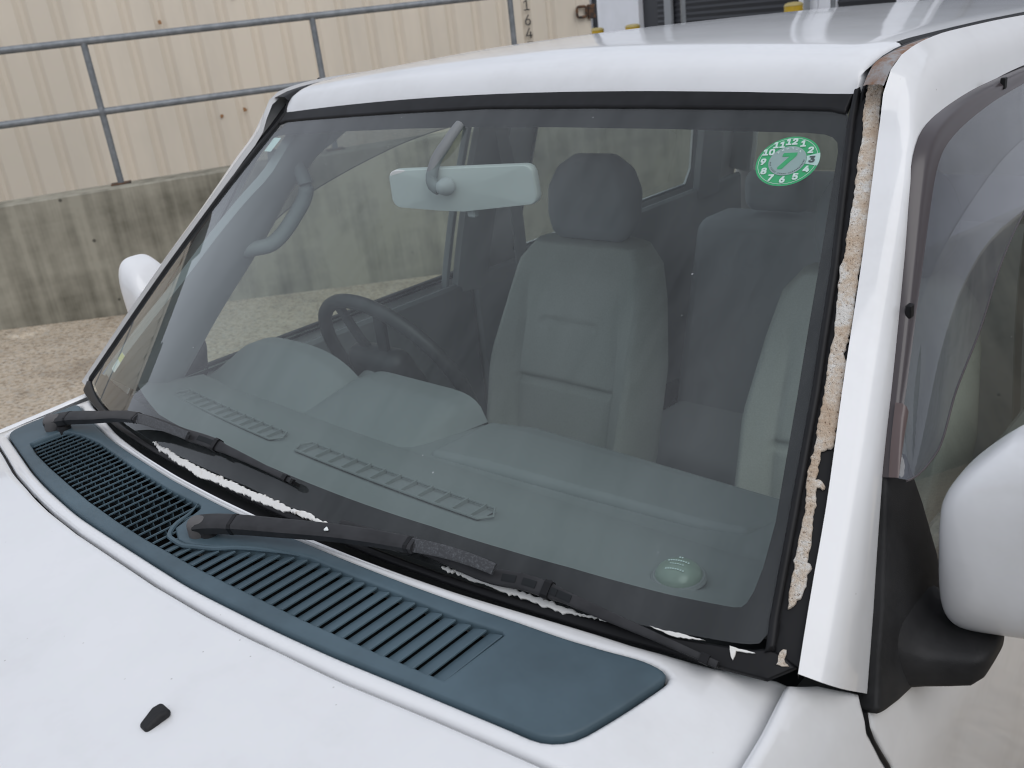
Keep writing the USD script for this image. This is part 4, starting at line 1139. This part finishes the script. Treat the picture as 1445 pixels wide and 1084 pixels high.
def dial_text(t, h, cx, cy, depth, bold=True, slant=0.0, deg=0.0):
    v, f = arr(text_mesh(t, h, 0.0002, bold))
    keep = v[:, 2]
    v = v[:, :2] - [(v[:, 0].max() + v[:, 0].min()) / 2, (v[:, 1].max() + v[:, 1].min()) / 2]
    v[:, 0] += slant * v[:, 1]
    a = math.radians(deg)
    v = v @ np.array([[math.cos(a), math.sin(a)], [-math.sin(a), math.cos(a)]])
    w_ = 0.045 * h
    return join(*[(on_dial(v + [cx + dx * w_, cy + dy * w_], depth + keep * 0.5 + 0.00002 * i), f) for i, (dx, dy) in enumerate(((-1, -1), (1, -1), (1, 1), (-1, 1), (0, 0)))])


DIAL = part("inspection_sticker", disc(0.0, R0, depth=0.0), GREEN, CAR, smooth=False, label="round green inspection sticker with month dial and 7")
part("white_ring", disc(R0 * 0.915, R0 * 0.93, depth=0.0003), STWHITE, DIAL, smooth=False)
part("month_window", disc(R0 * 0.60, R0 * 0.999, -15, 15, depth=0.0005, n=16), STPALE, DIAL, smooth=False)
part("centre_disc", disc(0, R0 * 0.59, depth=0.0006), STGREY, DIAL, smooth=False)
for k in range(1, 13):
    a = math.radians(90 - 30 * k)
    part("month_number", dial_text(str(k), R0 * 0.225, R0 * 0.765 * math.cos(a), R0 * 0.765 * math.sin(a), 0.0009, True), STINK if k == 3 else STWHITE, DIAL, smooth=False)
part("year_number", dial_text("7", R0 * 0.56, -0.0005, -0.0005, 0.0009, True, 0.22), GREEN, DIAL, smooth=False)
rs = np.random.RandomState(11)
marks = []
for k in range(6):      # five small white characters along the top of the centre disc
    a = math.radians(135 - 18 * k)
    cx, cy = R0 * 0.49 * math.cos(a), R0 * 0.49 * math.sin(a)
    for q in range(5):
        w_, h_ = (0.0022, 0.0005) if q % 2 == 0 else (0.0005, 0.0022)
        ox, oy = rs.uniform(-0.0009, 0.0009, 2)
        r_ = np.array([(-w_, -h_), (w_, -h_), (w_, h_), (-w_, h_)]) * 0.5 + [ox, oy]
        rr = math.radians(-18 * k + 45)
        r_ = r_ @ np.array([[math.cos(rr), math.sin(rr)], [-math.sin(rr), math.cos(rr)]]) + [cx, cy]
        marks.append((on_dial(r_, 0.0009 + 0.0001 * q), np.array([[0, 1, 2, 3]])))
part("small_characters", join(*marks), STWHITE, DIAL, smooth=False)
marks = []
for k in range(28):
    a = math.radians(185 + 6.4 * k)
    if k in (3, 9, 15):
        continue
    cx, cy = R0 * 0.525 * math.cos(a), R0 * 0.525 * math.sin(a)
    r_ = np.array([(-0.0005, -0.0008), (0.0005, -0.0008), (0.0005, 0.0008), (-0.0005, 0.0008)])
    rr = a + math.pi / 2
    r_ = r_ @ np.array([[math.cos(rr), math.sin(rr)], [-math.sin(rr), math.cos(rr)]]) + [cx, cy]
    marks.append((on_dial(r_, 0.0009), np.array([[0, 1, 2, 3]])))
part("small_print", join(*marks), STINK, DIAL, smooth=False)
wsk = lambda lo, off: skin(lo, on_windshield, 0.01, profile=((0, 0), (0.0005, 0)), step=0.006, off=off)
s1 = part("small_sticker", wsk(rounded([(-0.612, 1.322), (-0.583, 1.322), (-0.583, 1.299), (-0.614, 1.299)], 0.002), -0.0018), STWHITE, CAR, smooth=False, label="small white and yellow sticker low on the far glass edge")
part("yellow_half", wsk([(-0.611, 1.3215), (-0.584, 1.3215), (-0.584, 1.3125), (-0.612, 1.3125)], -0.0014), STYEL, s1, smooth=False)
part("small_sticker", wsk(rounded([(-0.558, 1.6455), (-0.528, 1.6458), (-0.534, 1.6243), (-0.562, 1.6240)], 0.002), -0.0018), STPALE, CAR, smooth=False, label="pale sticker at the upper far corner of the glass")

# ------------------------------------------------------------------ interior
def dash_mesh():
    xs_ = np.linspace(-0.69, 0.69, 60)
    rows = []
    for (y, z, c) in ((-0.50, 1.245, 0.11), (-0.44, 1.228, 0.08), (-0.38, 1.214, 0.05), (-0.31, 1.205, 0.03), (-0.265, 1.199, 0.02), (-0.255, 1.190, 0.02), (-0.16, 1.186, 0.02), (-0.11, 1.182, 0.01), (-0.075, 1.165, 0.0), (-0.06, 1.12, 0), (-0.055, 0.95, 0), (-0.10, 0.72, 0)):
        rows.append([(x * (1 if abs(x) < 0.66 else 0.99), y + c * (abs(x) / 0.66) ** 2.2, z) for x in xs_])
    return loft(np.array(rows), closed=False, caps=False)


DB = part("dashboard", dash_mesh(), DASH, CAR, smooth=45, label="grey moulded dashboard behind the windshield")
# raised pad ahead of the passenger
padv = [(0.02, -0.235, 1.196), (0.12, -0.225, 1.199), (0.30, -0.215, 1.199), (0.47, -0.20, 1.196), (0.52, -0.185, 1.192), (0.02, -0.235 + 0.12, 1.19), (0.55, -0.09, 1.18), (0.08, -0.08, 1.18)]
part("passenger_pad", blob([(x, y, z - 0.012, 0.014) for x, y, z in padv]), DASH, DB, smooth=60)
def bulge(x0, x1, y0, y1, top, name, skew=0.0, nx_=28, ny_=22, pe=2.6):
    """A soft hood rising from the dashboard between x0..x1, steep towards the driver."""
    V = []
    for j in range(ny_):
        v_ = j / (ny_ - 1)
        for i in range(nx_):
            u_ = i / (nx_ - 1)
            a_ = abs(2 * u_ - 1)
            hx_ = (1 - a_ ** pe)
            hy_ = min(1.0, (v_ / 0.70)) ** 0.8
            x = x0 + (x1 - x0) * u_ + skew * v_
            y = y0 + (y1 - y0) * v_ + 0.035 * a_ ** 2 * (1 - v_)
            V.append((x, y, 1.185 + (top - 1.185) * max(hx_, 0) ** 0.7 * hy_ - 0.03 * (v_ > 0.999)))
    V = np.array(V)
    q = np.array([[j * nx_ + i, j * nx_ + i + 1, (j + 1) * nx_ + i + 1, (j + 1) * nx_ + i] for j in range(ny_ - 1) for i in range(nx_ - 1)])
    front = V[(ny_ - 1) * nx_:].copy()
    front[:, 2] = 1.02
    front[:, 1] -= 0.03
    n0 = len(V)
    V = np.vstack([V, front])
    q = np.vstack([q, [[(ny_ - 1) * nx_ + i, (ny_ - 1) * nx_ + i + 1, n0 + i + 1, n0 + i] for i in range(nx_ - 1)]])
    return part(name, (V, q), DASH, DB, smooth=45)


bulge(-0.700, -0.285, -0.275, -0.120, 1.262, "instrument_hood", pe=2.8)
bulge(-0.345, -0.030, -0.285, -0.095, 1.232, "centre_hood", skew=0.03, pe=7.0)
for (x0, x1) in ((-0.575, -0.225), (-0.150, 0.250)):
    yy = lambda x: -0.368 + 0.03 * (abs(x) / 0.66) ** 2
    zt = 1.2175
    lo_ = np.array([[(x, yy(x) - 0.016, zt - 0.001), (x, yy(x) + 0.016, zt - 0.004)] for x in np.linspace(x0, x1, 16)])
    vent = loft(lo_, closed=False, caps=False)
    VN = part("defrost_vent", vent, DASH_D, DB, smooth=True)
    for x in np.linspace(x0 + 0.015, x1 - 0.015, 12):
        part("vent_fin", box((x - 0.0012, yy(x) - 0.017, zt - 0.004), (x + 0.0012, yy(x) + 0.017, zt + 0.003)), DASH, VN, smooth=False)
    part("vent_frame", tube(np.array([(x0, yy(x0) + 0.017, zt), *[(x, yy(x) + 0.017, zt) for x in np.linspace(x0, x1, 10)][1:], (x1 + 0.012, yy(x1), zt), *[(x, yy(x) - 0.017, zt + 0.002) for x in np.linspace(x1, x0, 10)], (x0 - 0.012, yy(x0), zt)]), 0.002, 6, closed=True), DASH, VN)

# steering wheel
cw_ = np.array([-0.325, -0.02, 1.190])
nx = np.array([0.0, 0.90, 0.42])
nx /= np.linalg.norm(nx)
ux = np.array([1.0, 0, 0])
vx = np.cross(nx, ux)
aa = np.linspace(0, 2 * np.pi, 64, endpoint=False)
SW = part("steering_wheel", tube(np.array([cw_ + 0.183 * (math.cos(a) * ux + math.sin(a) * vx) for a in aa]), 0.0140, 12, closed=True, up=nx), WHEELBLACK, CAR, smooth=60)
part("hub", blob([(*(cw_ - nx * 0.02 + ux * a + vx * b), 0.03) for a, b in ((-0.06, 0.03), (0.06, 0.03), (-0.05, -0.05), (0.05, -0.05))]), WHEELBLACK, SW, smooth=60)
for a in (10, 170, 250, 290):
    r = math.radians(a)
    part("spoke", bar(np.array([cw_ - nx * 0.02, cw_ - nx * 0.012 + 0.10 * (math.cos(r) * ux + math.sin(r) * vx), cw_ + 0.175 * (math.cos(r) * ux + math.sin(r) * vx)]), 0.024, 0.012, up=nx), WHEELBLACK, SW)
part("column_cover", blob([(*(cw_ - nx * 0.05), 0.05), (*(cw_ - nx * 0.22), 0.06)]), DASH_D, SW, smooth=60)


def seat(cx, y0, name, label, wide=1.0):
    """A bucket seat: cushion, bolstered backrest, headrest on two chrome posts."""
    zs_ = np.linspace(0.70, 1.300, 100)
    secs = []
    for z in zs_:
        u = (z - 0.70) / 0.60
        half = np.interp(u, [0, 0.2, 0.55, 0.8, 0.93, 1.0], [0.205, 0.222, 0.232, 0.215, 0.196, 0.155])
        yc = y0 + 0.14 * u
        th = np.interp(u, [0, 0.5, 0.9, 1.0], [0.075, 0.07, 0.05, 0.035])
        bol = np.interp(u, [0, 0.25, 0.6, 0.8, 1.0], [0.045, 0.06, 0.045, 0.015, 0.0])
        pts = []
        for t in np.linspace(-1, 1, 49):
            x = half * t * wide
            b = bol * np.clip((abs(t) - 0.58) / 0.30, 0, 1) ** 1.3
            edge = 1 - np.clip((abs(t) - 0.86) / 0.14, 0, 1) ** 2
            crease = -0.010 * math.exp(-((z - 1.125) / 0.007) ** 2) * np.clip((0.42 - abs(t)) / 0.08, 0, 1) - 0.016 * math.exp(-((z - 0.985 + 0.01 * t * t) / 0.007) ** 2) * np.clip((0.66 - abs(t)) / 0.06, 0, 1) - 0.010 * math.exp(-((abs(t) - 0.62 - 0.25 * np.clip(z - 1.05, 0, 1)) / 0.022) ** 2) * np.clip((1.22 - z) / 0.05, 0, 1)
            pts.append((cx + x, yc - (th + b) * edge - crease - 0.01 * (1 - t * t), z))
        for t in np.linspace(1, -1, 9):
            pts.append((cx + half * t * 0.97 * wide, yc + 0.06 * (1 - t ** 4 * 0.5), z))
        secs.append(pts)
    back = loft(np.array(secs))
    S_ = part(name, back, FABRIC, CAR, smooth=50, label=label)
    cush = blob([(cx + sx * 0.2, y, z, 0.05) for sx in (-1, 1) for y, z in ((y0 - 0.06, 0.64), (y0 - 0.48, 0.68), (y0 - 0.06, 0.52), (y0 - 0.46, 0.54))])
    part("cushion", cush, FABRIC, S_, smooth=60)
    hb = blob([(cx + sx * w, y0 + 0.165 + dy, z, r) for sx in (-1, 1) for w, dy, z, r in ((0.078, -0.015, 1.335, 0.035), (0.088, -0.004, 1.362, 0.04), (0.086, 0.004, 1.41, 0.042), (0.072, 0.01, 1.440, 0.040), (0.045, 0.014, 1.460, 0.036))])
    part("headrest", hb, HEADREST, S_, smooth=60)
    for sx in (-1, 1):
        part("headrest_post", tube(np.array([(cx + sx * 0.055, y0 + 0.145, 1.28), (cx + sx * 0.055, y0 + 0.148, 1.31), (cx + sx * 0.055, y0 + 0.152, 1.36)]), 0.006, 8, up=(0, 1, 0)), CHROME, S_)
    return S_


seat(-0.312, 0.46, "front_seat", "grey fabric driver seat with dark headrest")
seat(0.385, 0.42, "front_seat", "grey fabric passenger seat at the near side", 0.90)
RB = part("rear_bench", blob([(sx * 0.52, y, z, 0.06) for sx in (-1, 1) for y, z in ((1.36, 0.55), (1.52, 1.08), (1.62, 1.08), (1.5, 0.5))]), FABRIC_D, CAR, smooth=60, label="dark rear bench seat")
part("bench_cushion", blob([(sx * 0.52, y, z, 0.06) for sx in (-1, 1) for y, z in ((0.98, 0.52), (1.34, 0.50), (1.0, 0.40), (1.34, 0.40))]), FABRIC_D, RB, smooth=60)
for sx in (-0.33, 0.05):
    part("headrest", blob([(sx + q, 1.58, z, 0.04) for q in (-0.07, 0.07) for z in (1.19, 1.24)]), FABRIC_D, RB, smooth=60)
part("floor", box((-0.70, -0.3, 0.40), (0.70, 2.03, 0.43)), TRIM_D, CAR, smooth=False)
part("centre_console", box((-0.10, -0.05, 0.42), (0.12, 0.62, 0.66), 0.03), TRIM_D, CAR, smooth=False)
part("seat_buckle", box((0.545, 0.14, 0.93), (0.565, 0.165, 0.965), 0.004), RED, CAR, smooth=False, label="small red buckle tip beside the passenger seat")
# headliner
us = np.linspace(-0.56, 0.56, 20)
hl = np.array([[(x, y, float(roof_z(x, y)) - (0.045 if y < 0.1 else 0.04)) for x in us] for y in np.r_[np.linspace(0.03, 0.3, 6), np.linspace(0.5, 1.98, 8)]])
part("headliner", loft(hl, closed=False, caps=False), LINER, CAR, smooth=True)
for s in (-1, 1):
    part("sun_visor", box((s * 0.08 if s > 0 else -0.47, 0.02, 1.672), (0.47 if s > 0 else -0.08, 0.16, 1.688), 0.006, M=rot((1, 0, 0), 3, (0, 0.02, 1.68))), TRIM, CAR, smooth=False)
    ip = np.array([(s * 0.672, -0.40, 1.22), (s * 0.655, -0.30, 1.315), (s * 0.628, -0.19, 1.42), (s * 0.598, -0.08, 1.525), (s * 0.572, 0.0, 1.605), (s * 0.56, 0.06, 1.655), (s * 0.56, 0.16, 1.685), (s * 0.56, 0.5, 1.69)])
    part("inner_pillar_trim", bar(spline(ip + [s * (0.022 if s > 0 else 0.0), 0.012, 0], 40), 0.05 if s > 0 else np.interp(np.linspace(0, 1, 40), [0, 0.3, 0.6, 1], [0.20, 0.15, 0.09, 0.085]), 0.035, up=(-s * 0.5, 0.7, 0.4), bevel=0.5), TRIM, CAR)
    bp_ = np.array([(s * 0.705, 0.56, 1.15), (s * 0.672, 0.595, 1.35), (s * 0.635, 0.645, 1.55), (s * 0.60, 0.67, 1.67)])
    part("centre_pillar_trim", bar(spline(bp_, 20), 0.11, 0.035, up=(-s, 0, 0.1), bevel=0.4), TRIM_D, CAR)
    edge_p = bp_ + [s * 0.02, -0.075, 0]
    part("door_frame_edge", bar(spline(edge_p, 20), 0.012, 0.02, up=(-s, 0, 0.1), bevel=0.2), TRIM, CAR)
    rp = np.array([(s * 0.70, 1.76, 1.15), (s * 0.66, 1.75, 1.4), (s * 0.60, 1.70, 1.63)])
    part("rear_pillar_trim", bar(spline(rp, 12), 0.14, 0.04, up=(-s, 0, 0.1), bevel=0.4), TRIM_D, CAR)
    dp = box((0.690, -0.30, 0.45), (0.715, 0.56, 1.175), 0.008)
    part("door_trim", dp if s > 0 else mirror(dp), DASH_D, CAR, smooth=False)
    qp = box((0.690, 0.57, 0.45), (0.715, 2.0, 1.185), 0.008)
    part("quarter_trim", qp if s > 0 else mirror(qp), TRIM_D, CAR, smooth=False)
    sb = spline(np.array([(s * 0.62, 0.66, 1.56), (s * 0.60, 0.665, 1.3), (s * 0.62, 0.67, 0.9), (s * 0.64, 0.66, 0.5)]), 16)
    part("seat_belt", bar(sb, 0.045, 0.003, up=(-s, 0, 0)), TRIM_D, CAR)
gh = spline(np.array([(-0.605, -0.035, 1.605), (-0.575, 0.005, 1.585), (-0.560, 0.010, 1.54), (-0.575, -0.02, 1.485), (-0.605, -0.085, 1.435), (-0.640, -0.150, 1.435), (-0.655, -0.19, 1.44)]), 40)
part("grab_handle", tube(gh, 0.0155, 10), TRIM, CAR, smooth=60, label="grab handle on the driver side pillar")
# inside mirror
mm = []
th = math.radians(17.5)
ct, st = math.cos(th), math.sin(th)
mx_ = np.array([ct, st, 0.0])
mc = np.array([-0.005, -0.085, 1.5765])
ups = np.array([0, -0.06, 0.998])
bk = np.cross(mx_, ups)
pr_ = rounded([(-0.128, -0.026), (-0.04, -0.034), (0.0, -0.036), (0.128, -0.026), (0.126, 0.032), (-0.124, 0.032)], 0.014)
prs = resample(pr_, 0.006)
lay = [(0.97, 0.012), (1.0, 0.008), (1.0, -0.004), (0.97, -0.010), (0.88, -0.016), (0.6, -0.021), (0.25, -0.023)]
rings = np.array([mc + k * (prs[:, :1] * mx_ + prs[:, 1:2] * ups) - d * (-bk) * -1 * -1 for k, d in lay])
IM = part("inside_mirror", loft(rings), MIRRORBACK, CAR, smooth=50, label="pale inside mirror seen from behind")
hubp = mc + bk * -0.0 + np.array([-0.010, -0.026, 0.006])
part("ball_joint", blob([(*hubp, 0.014), (*(hubp + [0, -0.008, 0]), 0.011)]), TRIM_D, IM, smooth=60)
part("stem", tube(spline(np.array([hubp + [-0.006, -0.010, -0.002], hubp + [-0.016, -0.012, 0.004], hubp + [-0.021, -0.008, 0.016], hubp + [-0.020, 0.002, 0.035], hubp + [-0.014, 0.028, 0.062], hubp + [-0.016, 0.060, 0.082]]), 24), np.linspace(0.0095, 0.008, 24), 10), DASH_D, IM, smooth=60)
part("tilt_lever", box(mc + [0.0, 0.0, -0.047], mc + [0.016, 0.012, -0.034], 0.002), TRIM_D, IM, smooth=False)
part("rear_view_glass", box((-0.12, 0.0125, -0.025), (0.12, 0.0135, 0.027), M=np.vstack([np.column_stack([mx_, bk * -1 if (bk @ np.array([0, 1, 0])) < 0 else bk, ups, mc]), [0, 0, 0, 1]])), CHROME, IM, smooth=False)

# air freshener on the dashboard
fc = np.array([0.535, -0.352, 1.222])
AF = thing("air_freshener", "round pale green gel air freshener on the dashboard's near corner", "air freshener", fc)
a = np.linspace(0, np.pi / 2, 8)
part("gel_dome", tube(np.array([fc + [0, 0, 0.017 * math.sin(t)] for t in a] ) , [max(0.0265 * math.cos(t), 0.001) for t in a], 32, up=(1, 0, 0)), GEL, AF, smooth=60)
part("dish", tube(np.array([fc + [0, 0, z] for z in (-0.012, -0.010, -0.001, 0.002)]), [0.0265, 0.029, 0.031, 0.0285], 32, up=(1, 0, 0)), DASH_D, AF, smooth=40)
tx = []
for row, (yy_, n_) in enumerate(((0.010, 2), (0.002, 9), (-0.004, 6), (-0.012, 8))):
    for k in range(n_):
        x_ = (k - n_ / 2) * 0.0028
        y_ = yy_
        r_ = math.hypot(x_, y_)
        z_ = 0.017 * math.sqrt(max(1 - (r_ / 0.0265) ** 2, 0)) + 0.0009
        h_ = 0.0022 if row != 2 else 0.0014
        tx.append(xf(box((x_, y_, z_), (x_ + 0.0018, y_ + h_, z_ + 0.0002)), rot((0, 0, 1), 12)))
v, f = join(*tx)
part("print", (v + fc, f), STPALE, AF, smooth=False)
